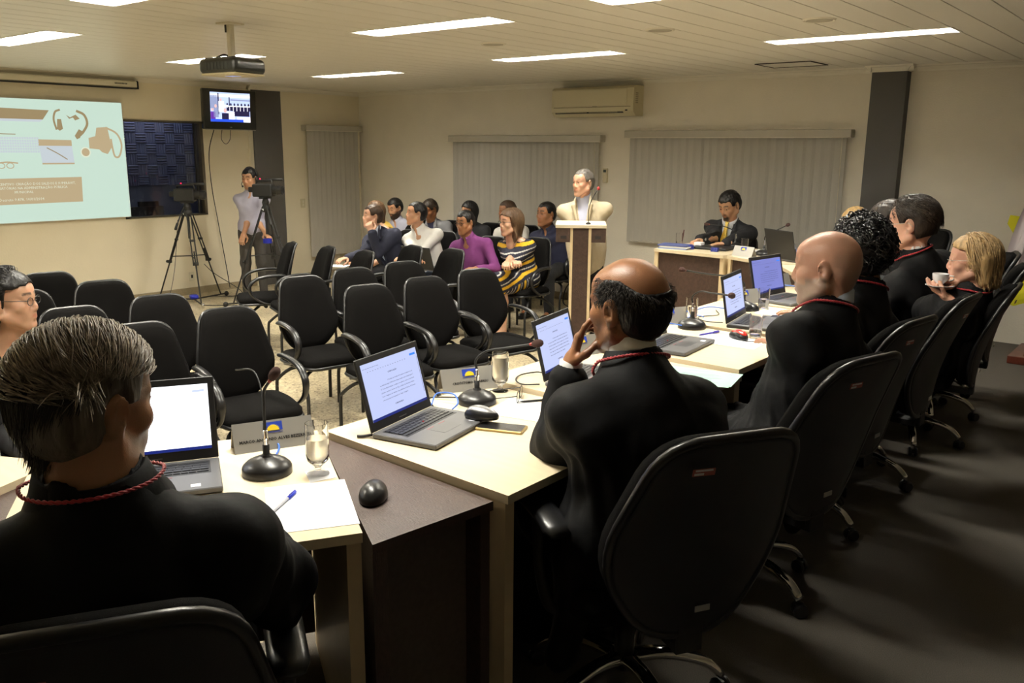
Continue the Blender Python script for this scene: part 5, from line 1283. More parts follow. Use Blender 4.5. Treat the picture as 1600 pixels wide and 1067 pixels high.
# ------------------------------------------------------------------ tent name plates
M_flagb = mat('plate_blue', (.015, .05, .42), .5); M_yel = mat('plate_yellow', (.85, .62, .02), .5)
def plate(x, y, z, ang, label, name, L=.235, hgt=.082, faced=1):
    """ang: direction the printed face looks"""
    root = thing('name_plate', label, 'name plate', (x, y, z), R(ang)+pi/2, 'tent name plates')
    dp = .036
    MB().add([(-L/2, -dp, 0), (L/2, -dp, 0), (L/2, 0, hgt), (-L/2, 0, hgt), (-L/2, -dp+.002, 0), (L/2, -dp+.002, 0), (L/2, 0, hgt-.003), (-L/2, 0, hgt-.003), (-L/2, dp, 0), (L/2, dp, 0), (-L/2, dp-.002, 0), (L/2, dp-.002, 0)],
        [(0, 1, 2, 3), (5, 4, 7, 6), (3, 2, 9, 8), (7, 10, 11, 6), (0, 4, 5, 1), (8, 9, 11, 10), (0, 3, 7, 4), (1, 5, 6, 2), (3, 8, 10, 7), (2, 6, 11, 9)]).obj('plate', M_steel, root)
    al = math.atan2(hgt, dp); T_ = Matrix.Translation((0, -dp, 0)) @ Matrix.Rotation(al, 4, 'X')
    def put(o, lx, lz): o.matrix_local = T_ @ Matrix.Translation((lx, lz, .0006)); return o
    f = MB().box(-.028, .028, -.013, .013, 0, .0006).obj('emblem_field', M_flagb, root); put(f, 0, .070)
    s = MB(); n = 26; pts = []
    for i in range(n+1):
        a = pi*i/n; r = .0165 if i % 2 else .0205; pts.append((cos(a)*r, sin(a)*r*.92))
    s.prism(pts, .0006, .0010); o = s.obj('emblem_sun', M_yel, root); put(o, 0, .0575)
    o = MB().box(-.028, .028, -.0022, -.0012, 0, .0008).box(-.020, .020, .0002, .0010, 0, .0008).obj('emblem_line', M_flagb, root); put(o, 0, .0535)
    if name:
        t = text(name, .0128, mat('print_black', (.01, .01, .01), .5), root, (0, 0, 0), (0, 0, 0), bold=True); put(t, 0, .032)
    return root
plate(-2.125, 1.475, ZA, -24, 'silver name plate facing the front judge, beside the footed glass', 'MARCO ANTÔNIO ALVES BEZERRA', L=.235)
plate(-2.105, 2.335, ZB, -26, 'silver name plate behind the bent microphone on the central desk', 'CRISÓSTOMO DE ABREU', L=.225)
plate(-2.07, 3.02, ZC, -20, 'silver name plate behind the balding head on the third desk', '', L=.2)
plate(-2.075, 3.80, ZD, -28, 'silver name plate right of the balding head by the clear tumbler', '', L=.2)
plate(-2.01, 4.53, ZE, -25, 'silver name plate behind the black mouse and edge-on laptop', '', L=.2)
plate(-2.10, 5.22, ZE+.005, -20, 'dark looking name plate beside the farthest open laptop', '', L=.2)
plate(-2.97, 6.66, ZE-.005, 255, 'silver name plate at the joint of the far desks', '', L=.2)
plate(-2.70, .80, ZA, -10, 'silver name plate cut by the left edge behind the grey head', 'A TOMAZ', L=.235)

# ------------------------------------------------------------------ mice, phones, paper, pens
def mouse(x, y, z, ang, label, top=None, body=None, s=1.):
    root = thing('computer_mouse', label, 'mouse', (x, y, z), R(ang)-pi/2, 'computer mice')
    q = SDF().ell((0, 0, .008), (.033, .060, .030), .01).ell((0, -.012, .014), (.029, .038, .025), .01).box((0, 0, -.03), (.06, .08, .030), .004, op='s')
    link('body', q.mesh(.0035, 'mouse_body'), body or M_blk, root)
    t = SDF().ell((0, 0, .0095), (.0305, .058, .0305), .01).ell((0, -.012, .0155), (.0265, .038, .0252), .01).box((0, 0, -.030), (.06, .08, .046), .004, op='s')
    link('top_shell', t.mesh(.0035, 'mouse_top'), top or M_blk, root)
    M = Matrix.Rotation(pi/2, 3, "Y"); MB().lathe([(0, -.003), (.006, -.003), (.006, .003), (0, .003)], 12, (0, .027, .0300), 0, M).obj('scroll_wheel', M_blkm, root, True)
    root.scale = (s, s, s); return root
mouse(-1.632, 1.435, ZA-.022, 130, 'glossy black mouse on the dark wedge table', s=1.12)
mouse(-1.785, 2.045, ZB+.020, 20, 'silver-topped wireless mouse resting on the central laptop', top=mat('mouse_silver', (.35, .35, .36), .3, metal=.5))
mouse(-1.655, 3.71, ZD+.001, 150, 'red and black wired mouse on white paper', top=mat('mouse_red', (.50, .02, .015), .25, coat=.5))
mouse(-1.90, 4.37, ZE, 170, 'black mouse beside the tumbler near the bald judge')
mouse(-1.72, 5.00, ZE+.005, 170, 'black mouse near the farthest open laptop')
def slab(name, label, cat, x, y, z, ang, L, W, T, m, scr=None, group=None):
    root = thing(name, label, cat, (x, y, z), R(ang), group)
    MB().box(-L/2, L/2, -W/2, W/2, 0, T, b=.002).obj('case', m, root)
    MB().box(-L/2+.004, L/2-.004, -W/2+.003, W/2-.003, T-.0002, T+.0005).obj('screen', scr or M_blk, root)
    MB().lathe([(.016, 0), (.017, 0), (.017, .0006), (.016, .0006)], 20, (L*.22, 0, T+.0002)).obj('lens_ring', M_lapg, root)
    return root
slab('mobile_phone', 'gold-edged mobile phone lying beside the central laptop', 'phone', -1.70, 2.045, ZB, 22, .155, .075, .009, mat('gold_edge', (.45, .33, .14), .35, metal=.7))
slab('mobile_phone', 'black mobile phone case under the edge-on laptop corner', 'phone', -1.715, 3.90, ZE, 8, .15, .078, .016, M_blkm)
slab('desk_calculator', 'thin dark device under the hand of the bald judge', 'device', -1.60, 4.22, ZE, 15, .21, .07, .02, M_lapb)
def sheet(x, y, z, ang, label, L=.297, W=.21, m=None, lines=0, cat='paper', lift=.0):
    root = thing('paper_sheet', label, cat, (x, y, z), R(ang), 'papers on the desks')
    mb = MB(); n = 6
    vs = [(-L/2+L*i/n, s_*W/2, .0012+lift*(i/n)**3) for i in range(n+1) for s_ in (-1, 1)]; k = len(vs); vs += [(a, b, c-.0009) for a, b, c in vs]
    F = [(2*i, 2*i+2, 2*i+3, 2*i+1) for i in range(n)]; F += [tuple(k+j for j in f[::-1]) for f in F]; F += [(0, 1, k+1, k), (2*n+1, 2*n, k+2*n, k+2*n+1)]
    mb.add(vs, F).obj('sheet', m or M_paper, root)
    if lines:
        t = MB(); r_ = random.Random(int(x*100))
        for i in range(lines): t.box(-L*.42, -L*.42+L*.84*r_.uniform(.6, 1), W*.38-i*W*.76/lines, W*.38-i*W*.76/lines+.0012, .0016, .0018)
        t.obj('print', mat('faint_print', (.45, .46, .5), .8), root)['kind'] = 'stuff'
    return root
sheet(-1.68, 1.265, ZA, -33, 'blank white paper sheet under the front blue pen')
sheet(-1.735, 2.27, ZB, 12, 'blank white paper sheet beside the eyeglasses', lift=.0)
sheet(-1.66, 3.63, ZD, 5, 'white printed sheet under the red mouse', lines=9)
sheet(-1.70, 4.42, ZE, 0, 'white sheet beneath the bald judge right hand', lines=5)
M_green = mat('pale_green_paper', (.42, .72, .58), .8)
sheet(-1.50, 3.02, ZC, 12, 'pale green papers at the corner of the third desk', m=M_green, lines=14)
sheet(-1.51, 2.96, ZC+.0022, 25, 'second pale green form lying askew on the third desk', m=M_green, lines=14)
sheet(-3.02, 6.98, ZE-.005, 60, 'white sheet behind the far microphone base', lift=.01)
sheet(-3.66, 7.14, ZE-.005, 80, 'white sheet the man in yellow tie writes on', lines=6)
def pen(x, y, z, ang, label, col, body=None, L=.14, tilt=0., cap=True):
    root = thing('pen', label, 'pen', (x, y, z+.0045), R(ang), 'pens'); root.rotation_euler = (0, -R(tilt), R(ang))
    M = Matrix.Rotation(pi/2, 3, 'Y'); cm = mat('pen_%s' % label.split()[0], col, .3)
    MB().lathe([(0, -L*.5), (.0012, -L*.5), (.0035, -L*.42), (.004, -L*.38), (.004, L*.2), (0, L*.2)], 8, (0, 0, 0), 0, M).obj('barrel', body or cm, root, True)
    MB().lathe([(0, L*.18), (.0048, L*.18), (.0048, L*.48), (.003, L*.52), (0, L*.52)], 8, (0, 0, 0), 0, M).box(L*.25, L*.5, -.001, .001, .004, .007).obj('cap', cm, root, True)
    return root
pen(-1.735, 1.225, ZA+.0012, 118, 'blue capped ballpoint on the front sheet', (.02, .04, .55), body=mat('pen_clear', (.55, .55, .6), .2))
pen(-1.83, 1.13, ZA+.0012, 60, 'brown pencil on the front sheet edge', (.25, .10, .03), L=.12)
pen(-1.80, 2.36, ZB+.0012, 55, 'black pen on the white sheet by the eyeglasses', (.012, .012, .012), L=.12)
pen(-1.80, 3.70, ZD+.001, 75, 'violet-blue pen lying by the printed sheet', (.06, .05, .45))
pen(-3.73, 7.03, 1.0, 100, 'red-brown pen held upright by the writing man', (.12, .02, .02), tilt=70)
def specs(x, y, z, ang):
    root = thing('eyeglasses', 'dark-rimmed eyeglasses lying open on the central desk', 'eyeglasses', (x, y, z), R(ang)); m = MB(); M_g = mat('spectacle_rim', (.02, .02, .022), .25)
    for q in (-1, 1):
        P = [(q*.033+.026*max(-1, min(1, 1.25*cos(a))), .006, .022+.019*max(-1, min(1, 1.2*sin(a)))) for a in [2*pi*i/24 for i in range(25)]]
        MB().tube(P, .0014, 6, cap=False).obj('rim', M_g, root, True)
        MB().tube([(q*.059, .006, .03), (q*.062, -.01, .028), (q*.058, -.11, .012), (q*.052, -.135, .002)], .0018, 6).obj('temple', M_g, root, True)
        MB().lathe([(0, 0), (.024, 0), (.024, .001), (0, .001)], 20, (q*.033, .006, .022), 0, Matrix.Rotation(pi/2, 3, 'X')).obj('lens', M_glass, root)
    MB().tube([(-.008, .006, .028), (0, .007, .031), (.008, .006, .028)], .0014, 6).obj('bridge', M_g, root, True)
specs(-1.865, 2.335, ZB+.0012, -60)
# cables on the desks
def cable(pts, r, m, label, name='cable', n=5):
    return tag(MB().tube(smoothpath(pts, 6), r, 6).obj(name, m, None, True), label, 'cable', 'cables')
cable([(-2.15, 1.415, ZA+.012), (-2.16, 1.46, ZA+.03), (-2.09, 1.47, ZA+.012), (-2.02, 1.40, ZA+.006), (-2.01, 1.345, ZA+.008), (-2.04, 1.325, ZA+.010)], .003, M_blue, 'looped blue network cable beside the front laptop')
cable([(-2.03, 2.06, ZB+.012), (-2.06, 2.12, ZB+.035), (-2.0, 2.14, ZB+.04), (-1.95, 2.11, ZB+.025), (-1.94, 2.07, ZB+.012)], .003, M_blue, 'looped blue network cable behind the central laptop')
cable([(-2.02, 2.06, ZB+.008), (-2.11, 2.13, ZB+.006), (-2.05, 2.18, ZB+.010), (-2.0, 2.20, ZB+.012)], .003, M_blkm, 'black lead from the central laptop to the microphone')
cable([(-1.885, 2.49, ZC+.008), (-1.94, 2.455, ZC+.006), (-2.0, 2.49, ZC+.006), (-2.03, 2.56, ZC+.006), (-2.0, 2.62, ZC+.010), (-1.96, 2.62, ZC+.012)], .0028, M_blkm, 'black power lead curled at the second laptop')
cable([(-1.955, 1.722, ZB+.008), (-1.97, 1.70, ZB+.006), (-1.985, 1.685, ZB+.006)], .005, M_blkm, 'short black plug beside the central laptop corner')
cable([(-1.98, 3.56, ZD+.01), (-2.02, 3.66, ZD+.03), (-1.96, 3.72, ZD+.02), (-1.93, 3.74, ZD+.01)], .003, M_blue, 'blue cable beside the third microphone base')
cable([(-1.90, 4.26, ZE+.01), (-2.03, 4.16, ZE+.03), (-2.07, 4.05, ZE+.01), (-1.98, 4.0, ZE+.006)], .003, M_blue, 'blue cable curling behind the edge-on laptop')
cable([(-1.84, 3.93, ZE+.006), (-1.92, 3.90, ZE+.006), (-2.0, 3.98, ZE+.006), (-1.95, 4.10, ZE+.006), (-2.02, 4.22, ZE+.006)], .0025, M_blkm, 'thin black lead on the desk beside the edge-on laptop')
cable([(-2.0, 5.02, ZE+.015), (-2.05, 5.10, ZE+.035), (-1.95, 5.16, ZE+.03), (-1.86, 5.12, ZE+.01)], .003, M_blue, 'blue cable beside the farthest open laptop')
cable([(-1.96, 1.33, ZA+.10), (-1.965, 1.34, ZA+.2), (-2.03, 1.36, ZA+.27), (-2.12, 1.36, ZA+.26)], .0022, M_blkm, 'thin black lead arching beside the front microphone')
cable([(-1.65, 3.66, ZD+.02), (-1.60, 3.66, ZD+.004), (-1.55, 3.70, ZD+.004), (-1.53, 3.79, ZD+.004)], .002, M_blkm, 'black cord of the red mouse')

# far desk clutter
bk = thing('book_stack', 'books and blue folders piled at left end of the far desk', 'books', (-3.66, 6.80, ZE-.005), R(8))
for i, (c, o) in enumerate((((.20, .26, .45), 0), ((.55, .55, .52), .012), ((.08, .10, .25), -.008))): MB().box(-.14+o, .12+o, -.09, .09, i*.012, i*.012+.011).obj('book', mat('book_%d' % i, c, .6), bk)
for i, (x, y, c, l) in enumerate(((-3.55, 6.83, (.02, .03, .25), 'blue roll of tape on the far desk'), (-3.30, 6.80, (.02, .03, .20), 'small dark blue box on the far desk'))):
    o = MB().lathe([(.016, 0), (.034, 0), (.036, .008), (.036, .026), (.034, .034), (.016, .034)], 20).obj('tape_roll', mat('tape_blue%d' % i, c, .5), None, True, 40) if i == 0 else MB().box(-.03, .03, -.02, .02, 0, .035, b=.003).obj('small_box', mat('tape_blue%d' % i, c, .5))
    o.location = (x, y, ZE-.005+(.0 if i else .0)); tag(o, l, 'stationery')
o = MB().box(-.035, .035, -.035, .035, 0, .045, b=.003).obj('memo_cube', M_paper); o.location = (-3.56, 7.02, ZE-.005); tag(o, 'white memo cube in front of the writing man', 'stationery')
# wristwatch on writer
wv = P9['wL']; wr_ = P9['root'].matrix_basis @ wv
o = MB().lathe([(0, 0), (.020, 0), (.021, .004), (.019, .009), (0, .009)], 20).obj('watch_case', M_chrome, P9['root'], True, 40); o.location = wv+V((0, -.01, .030)); 
MB().tube([wv+V((.036*cos(a), -.012, .034*sin(a))) for a in [2*pi*i/16 for i in range(17)]], .006, 6, cap=False).obj('watch_strap', M_blkm, P9['root'], True)
# cup and saucer held by the blonde woman
def cup():
    c = V((-1.085, 4.880, 1.108)); 
    root = thing('coffee_cup', 'white coffee cup held by the blonde woman', 'cup', c); wm = mat('porcelain', (.78, .78, .80), .15, coat=.4)
    MB().lathe([(0, 0), (.020, 0), (.022, .004), (.038, .022), (.041, .052), (.0385, .052), (.035, .024), (.0, .006)], 28).obj('bowl', wm, root, True, 50)
    MB().tube([(.038, .0, .045), (.062, .0, .044), (.064, .0, .026), (.042, .0, .018)], .0035, 8).obj('handle', wm, root, True)
    sa = MB().lathe([(0, 0), (.03, 0), (.068, .012), (.070, .014), (.066, .015), (.03, .004), (0, .004)], 32).obj('saucer', wm, None, True, 50); sa.location = c+V((-.0, .0, -.022)); tag(sa, 'white saucer held just under the coffee cup', 'saucer')
cup()

# ------------------------------------------------------------------ projection screen
def screen():
    x = LX+.04; y0, y1, z0, z1 = 2.6, 4.945, .985, 2.235
    root = thing('projection_screen', 'white projection screen on left wall showing a pale green slide', 'projection screen', (x, y0, 0))
    # image plane: Y right, Z up
    L = y1-y0
    M_sl = emit('slide_mint', (.56, .72, .61), .82); M_br = emit('slide_tan', (.50, .39, .23), .8); M_br2 = emit('slide_dark_tan', (.36, .27, .14), .75); M_li = emit('slide_lavender', (.56, .62, .66), .8); M_tx = emit('slide_text', (.70, .74, .58), .85)
    MB().box(-.003, 0, 0, L, z0, z1).obj('screen_fabric', mat('screen_fabric', (.75, .75, .72), .9), root)
    MB().box(0, .0006, .012, L-.004, z0+.004, z1-.004).obj('slide', M_sl, root)
    def flat(pts, m, nm, k=.0012):
        mb = MB(); n = len(pts); a = [(0.0006, p[0], p[1]) for p in pts]; b = [(k, p[0], p[1]) for p in pts]
        mb.add(a+b, [tuple(range(n, 2*n)), tuple(range(n))[::-1]]+[(i, (i+1) % n, n+(i+1) % n, n+i) for i in range(n)]); o = mb.obj(nm, m, root)
        return o
    g = lambda y, z: (y-y0, z)
    flat([g(2.62, 2.155), g(4.16, 2.125), g(4.09, 2.03), g(2.62, 2.03)], M_br2, 'banner'); flat([g(2.62, 2.03), g(4.09, 2.03), g(4.06, 2.005), g(2.62, 2.012)], M_li, 'banner_shadow')
    flat([g(2.62, 1.43), g(4.43, 1.44), g(4.42, 1.178), g(2.62, 1.168)], M_br, 'text_box')
    def tx(s_, y, z, w_, sz=.036):
        t = text(s_, sz, M_tx, root, (0, 0, 0), (0, 0, 0), ext=.0001, align='RIGHT'); d = t.dimensions.x or 1
        t.matrix_local = Matrix.Translation((.0016, y-y0, z)) @ Matrix.Rotation(pi/2, 4, 'Z') @ Matrix.Rotation(pi/2, 4, 'X'); t.scale = (1, 1, 1)
    tx('MÉTODOS PARA INCENTIVO CRIAÇÃO DOS SALDOS E SUPERÁVIT,', 4.36, 1.378, 1); tx('AÇÕES COMPENSATÓRIAS NA ADMINISTRAÇÃO PÚBLICA', 4.27, 1.338, 1); tx('MUNICIPAL', 3.92, 1.296, 1); tx('Decreto 9.878, 10/01/2014', 4.02, 1.222, 1, .04)
    def curve(P, r, m, nm): 
        mb = MB(); pts = smoothpath([(0, a-y0, b) for a, b in P], 5)
        for i in range(len(pts)-1):
            d = (pts[i+1]-pts[i]).normalized(); n = V((0, -d.z, d.y))*r; a, b = pts[i], pts[i+1]+d*r*.3
            mb.add([a-n+V((.0013, 0, 0)), b-n+V((.0013, 0, 0)), b+n+V((.0013, 0, 0)), a+n+V((.0013, 0, 0)), a-n, b-n, b+n, a+n], [(0, 1, 2, 3), (7, 6, 5, 4), (0, 4, 5, 1), (2, 6, 7, 3)])
        return mb.obj(nm, m, root)
    curve([(4.22, 1.93), (4.20, 2.03), (4.22, 2.11), (4.27, 2.135)], .010, M_br2, 'headband_left'); curve([(4.44, 2.13), (4.52, 2.09), (4.545, 2.0), (4.50, 1.92), (4.46, 1.88)], .013, M_br2, 'headband_right')
    flat([g(4.225, 1.94), g(4.235, 2.04), g(4.275, 2.04), g(4.285, 1.94), g(4.25, 1.92)], M_br2, 'ear_cup'); flat([g(4.40, 1.87), g(4.45, 1.94), g(4.485, 1.92), g(4.455, 1.85), g(4.42, 1.835)], M_br2, 'ear_cup')
    flat([g(4.33, 2.085), g(4.37, 2.06), g(4.43, 2.09), g(4.47, 2.05), g(4.42, 2.03), g(4.40, 2.06), g(4.36, 2.045)], M_br2, 'crumpled_shape')
    flat([g(4.545, 1.74), g(4.545, 1.85), g(4.62, 1.87), g(4.64, 1.96), g(4.76, 1.97), g(4.79, 1.75), g(4.74, 1.68), g(4.68, 1.70), g(4.65, 1.73)], M_br, 'camera_body'); curve([(4.74, 1.965), (4.86, 1.90), (4.905, 1.78), (4.87, 1.66), (4.82, 1.655), (4.80, 1.74), (4.79, 1.84)], .010, M_br, 'camera_strap')
    flat([g(4.02, 1.83), g(4.36, 1.825), g(4.36, 1.765), g(4.02, 1.765)], M_br, 'notebook_top'); flat([g(4.025, 1.765), g(4.36, 1.765), g(4.37, 1.59), g(4.04, 1.59)], M_li, 'notebook_page'); flat([g(4.04, 1.59), g(4.37, 1.59), g(4.37, 1.575), g(4.04, 1.575)], M_br, 'notebook_edge')
    curve([(4.10, 1.745), (4.20, 1.69), (4.30, 1.625)], .005, M_br2, 'pencil')
    flat([g(4.50+.055*cos(a), 1.70+.055*sin(a)) for a in [2*pi*i/24 for i in range(24)]], M_tx, 'coffee_saucer'); flat([g(4.50+.042*cos(a), 1.70+.042*sin(a)) for a in [2*pi*i/24 for i in range(24)]], M_br, 'coffee', .0016)
    flat([g(3.60, 1.885), g(3.81, 1.882), g(3.81, 1.874), g(3.60, 1.877)], M_br2, 'ruler')
    for r_ in range(6):
        kb = MB()
        for i in range(20): kb.box(.0006, .0012, 3.55-y0+i*.024, 3.55-y0+i*.024+.019, 1.83-r_*.027, 1.83-r_*.027+.021)
        kb.obj('slide_keys', M_li, root)['kind'] = 'stuff'
    for q in (0, 1): curve([(3.64+q*.085+.034*cos(a), 1.565+.026*sin(a)) for a in [2*pi*i/12 for i in range(13)]], .004, M_br, 'slide_spectacles')
    curve([(3.60, 1.59), (3.70, 1.60), (3.80, 1.59)], .007, M_br, 'slide_spectacle_bar')
    # case
    c = thing('screen_case', 'long white motorised projection screen case under the ceiling', 'screen case', (LX, 1.6, 2.385))
    MB().box(.0, .10, 0, 3.52, .012, .085, b=.012).obj('case', M_whitep, c); MB().box(.02, .102, 0, 3.53, 0, .012).obj('slot', M_blkm, c); MB().box(.0, .104, 3.515, 3.535, 0, .09, b=.01).obj('end_cap', M_blk, c)
    pm = MB()
    for i in range(9): pm.box(.0995, .1008, 3.26+i*.016, 3.26+i*.016+.011, .045, .060)
    pm.obj('worn_print', mat('print_black', (.01, .01, .01), .5), c)['kind'] = 'stuff'
screen()

# ------------------------------------------------------------------ television
def tv():
    c = V((-9.32, 6.115, 2.20)); root = thing('television', 'black wall television showing a live view of the hearing', 'television', c, R(90-4)+0)
    # local: X right along wall (+Y world), -Y = out of wall (+X world)
    root.rotation_euler = (R(3), 0, R(87))
    W, H_ = .70, .46
    MB().box(-W/2, W/2, -.03, .03, -H_/2, H_/2, b=.012).obj('bezel', mat('piano_black', (.006, .006, .006), .12, coat=.6), root)
    MB().box(-W/2+.02, W/2-.02, -.033, -.025, -H_/2-.006, -H_/2+.002).obj('trim_strip', M_alu, root)
    sw, sh = .52, .335; zc = .025
    MB().box(-sw/2, sw/2, -.0315, -.030, zc-sh/2, zc+sh/2).obj('screen', emit('tv_sky', (.50, .60, .95), 1.1), root)
    E_ = lambda nm, c: emit('tv_'+nm, c, 1.1); dk = E_('dark', (.015, .012, .05)); wh = E_('white', (.95, .95, 1.)); bl = E_('blue', (.02, .08, .75)); pu = E_('purple', (.12, .03, .32)); gr = E_('grey', (.26, .30, .48)); sk = E_('skin', (.75, .45, .42))
    def q(u0, u1, v0, v1, m, nm, k=0):        # u,v in 0..1 from the top-left
        MB().box(-sw/2+u0*sw, -sw/2+u1*sw, -.0322-k*.0004, -.0312, zc+sh/2-v1*sh, zc+sh/2-v0*sh).obj(nm, m, root)
    def e(u, v, ru, rv, m, nm, k=1): MB().lathe([(0, 0), (1, 0), (1, 1), (0, 1)], 16, (0, 0, 0), 0).v
    def disc(u, v, ru, rv, m, nm, k=1):
        x, z = -sw/2+u*sw, zc+sh/2-v*sh; n = 14; y = -.0316-k*.0004
        mb = MB(); mb.add([(x+ru*sw*cos(2*pi*i/n), y, z+rv*sh*sin(2*pi*i/n)) for i in range(n)]+[(x+ru*sw*cos(2*pi*i/n), y+.0003, z+rv*sh*sin(2*pi*i/n)) for i in range(n)], [tuple(range(n)), tuple(range(n, 2*n))[::-1]]+[(i, (i+1) % n, n+(i+1) % n, n+i) for i in range(n)]); mb.obj(nm, m, root)
    q(0, 1, .06, .16, wh, 'picture_ceiling'); q(.18, .215, .03, .75, dk, 'picture_pillar'); q(.46, .485, .15, .45, dk, 'picture_pillar'); q(.5, 1, .22, .27, gr, 'picture_shelf'); q(.0, .17, .1, .55, gr, 'picture_wall')
    q(.38, 1, .44, .475, wh, 'picture_desk_top'); q(.40, 1, .475, .62, dk, 'picture_desk_front')
    for i in range(6): q(.47+i*.09, .485+i*.09, .475, .62, wh, 'picture_desk_post', 1)
    for i in range(7): disc(.42+i*.09, .40, .022, .05, dk, 'picture_sitter')
    q(.20, .34, .30, .66, wh, 'picture_jacket'); disc(.26, .25, .028, .05, sk, 'picture_face'); q(.30, .44, .42, .50, wh, 'picture_sleeve', 1)
    q(.40, .60, .64, .92, wh, 'picture_floor'); q(.0, .12, .66, .92, pu, 'picture_purple_shirt'); disc(.05, .58, .03, .06, sk, 'picture_face'); disc(.13, .47, .03, .06, sk, 'picture_face', 2); q(.08, .20, .54, .85, gr, 'picture_dress'); q(.28, .45, .70, .92, dk, 'picture_suit', 2); disc(.36, .61, .04, .08, sk, 'picture_face', 3)
    q(.58, .98, .60, .80, dk, 'picture_chairs'); q(.66, 1., .82, .92, wh, 'picture_floor')
    q(0, .82, .91, 1., bl, 'picture_banner', 3); q(.82, 1, .91, 1, wh, 'picture_banner_end', 3)
    t = text('LG', .022, M_steel, root, (0, -.0305, -H_/2+.025), (pi/2, 0, 0), bold=True)
    # bracket
    b = MB(); b.tube([(0, .03, .0), (0, .16, .02), (.05, .31, .02)], .016, 8); b.box(-.10, .10, .028, .036, -.1, .1); b.box(-.0, .10, .30, .315, -.1, .14); b.obj('wall_bracket', M_blkm, root)
    cable([(-9.36, 6.03, 1.98), (-9.42, 6.05, 1.86), (-9.5, 6.16, 1.80), (-9.56, 6.26, 1.86), (-9.55, 6.27, 1.98)], .004, M_blkm, 'black cable loop hanging under the television')
    cable([(-9.40, 5.95, 1.98), (-9.56, 5.96, 1.7), (-9.60, 5.99, 1.3), (-9.61, 6.06, .8), (-9.60, 6.12, .3), (-9.58, 6.14, .03)], .005, M_blkm, 'long black cable running from the television to the floor')
tv()

# ------------------------------------------------------------------ projector
def projector():
    root = thing('projector', 'black ceiling projector on a white pole with light underside', 'projector', (-4.92, 3.27, 2.205), R(180+8))
    q = SDF().box((0, 0, .055), (.165, .13, .046), .01, rad=.03)
    link('body', q.mesh(.008, 'body'), mat('projector_black', (.014, .016, .013), .3), root)
    MB().box(-.155, .155, -.12, .12, .0, .014, b=.006).obj('underside', mat('projector_beige', (.60, .52, .34), .5), root)
    v = MB()
    for s in (-1, 1):
        for i in range(7): v.box(-.10+i*.03, -.085+i*.03, s*.131-.001, s*.131+.001, .03, .075)
    v.obj('vents', mat('vent_green', (.03, .035, .03), .5), root)['kind'] = 'stuff'
    M = Matrix.Rotation(pi/2, 3, 'Y'); MB().lathe([(0, 0), (.03, 0), (.034, .012), (.026, .014), (0, .006)], 20, (.162, .04, .055), 0, M).obj('lens', M_blk, root, True, 40)
    MB().box(-.04, .04, -.03, .03, -.002, .0).obj('lamp_door', emit('lamp_glow', (.45, .48, .8), .5), root)
    MB().box(-.018, .018, -.018, .018, .10, .315, b=.004).obj('pole', M_whitep, root); MB().box(-.06, .06, -.06, .06, .305, .315).obj('ceiling_plate', M_whitep, root); MB().box(.012, .028, -.02, .02, .26, .31).obj('bracket', M_blkm, root)
    MB().tube(smoothpath([(.018, 0, .115), (.06, .01, .13), (.11, .03, .11), (.13, .06, .09)], 5), .006, 6).obj('power_lead', M_blkm, root, True)
    MB().box(-.13, .13, -.10, .10, .100, .106).obj('mounting_plate', M_blkm, root)
projector()

# ------------------------------------------------------------------ air conditioner, remote, sockets
def aircon():
    root = thing('air_conditioner', 'cream split air conditioner high on the back wall', 'air conditioner', (-5.56, BY, 2.13))
    W = 1.08
    P = [(0, 0), (-.15, .0), (-.205, .05), (-.21, .10), (-.20, .29), (-.17, .315), (0, .315)]
    vs = [(x, y, z) for x in (-W/2, W/2) for y, z in P]; n = len(P)
    MB().add(vs, [tuple(range(n)), tuple(range(n, 2*n))[::-1]]+[(i, n+i, n+(i+1) % n, (i+1) % n) for i in range(n)]).obj('casing', M_cream, root)
    MB().box(-W/2+.03, W/2-.08, -.214, -.204, .105, .285, b=.003).obj('front_panel', M_cream, root)
    MB().box(-W/2+.03, W/2-.03, -.211, -.206, .092, .100).obj('panel_seam', mat('seam', (.28, .24, .15), .6), root)
    MB().box(-W/2+.05, W/2-.13, -.20, -.165, .030, .052).obj('air_outlet', M_blkm, root)
    for i in range(2): MB().box(-W/2+.06+i*.45, -W/2+.48+i*.40, -.204, -.175, .038, .042).obj('louver', M_cream, root)
    MB().box(W/2-.10, W/2-.07, -.207, -.2, .05, .065).obj('display', M_blkm, root)
    sv = MB()
    for i in range(6): sv.box(W/2-.001, W/2+.002, -.16, -.11, .13+i*.02, .14+i*.02)
    sv.obj('side_vents', mat('seam', (.28, .24, .15), .6), root)['kind'] = 'stuff'
    MB().box(.02, .08, -.2125, -.211, .102, .108).obj('badge', mat('print_grey', (.2, .18, .14), .5), root)
    r = thing('wall_remote', 'cream remote control in a holder on the back wall', 'remote control', (-5.47, BY, 1.485)); MB().box(-.03, .03, -.03, 0, -.08, .08, b=.006).obj('body', M_cream, r); MB().box(-.018, .018, -.032, -.029, .035, .065).obj('display', mat('lcd', (.03, .04, .035), .2), r)
    MB().box(-.006, .006, -.033, -.029, .01, .018).obj('button', M_whitep, r)
    s = thing('light_switch', 'cream light switch plate on the left wall', 'switch', (LX, 7.37, 1.03)); MB().box(0, .01, -.038, .038, -.06, .06, b=.003).obj('plate', M_cream, s); MB().box(.009, .014, -.01, .01, .005, .035).obj('rocker', M_whitep, s); MB().box(.009, .014, -.01, .01, -.035, -.005).obj('rocker', M_whitep, s)
    s = thing('wall_socket', 'small white socket low on the left wall behind the tripod', 'socket', (LX, 5.66, .22)); MB().box(0, .008, -.035, .035, -.055, .055, b=.002).obj('plate', M_whitep, s); MB().box(.007, .010, -.012, .012, -.02, .02).obj('outlet', M_blkm, s)
aircon()
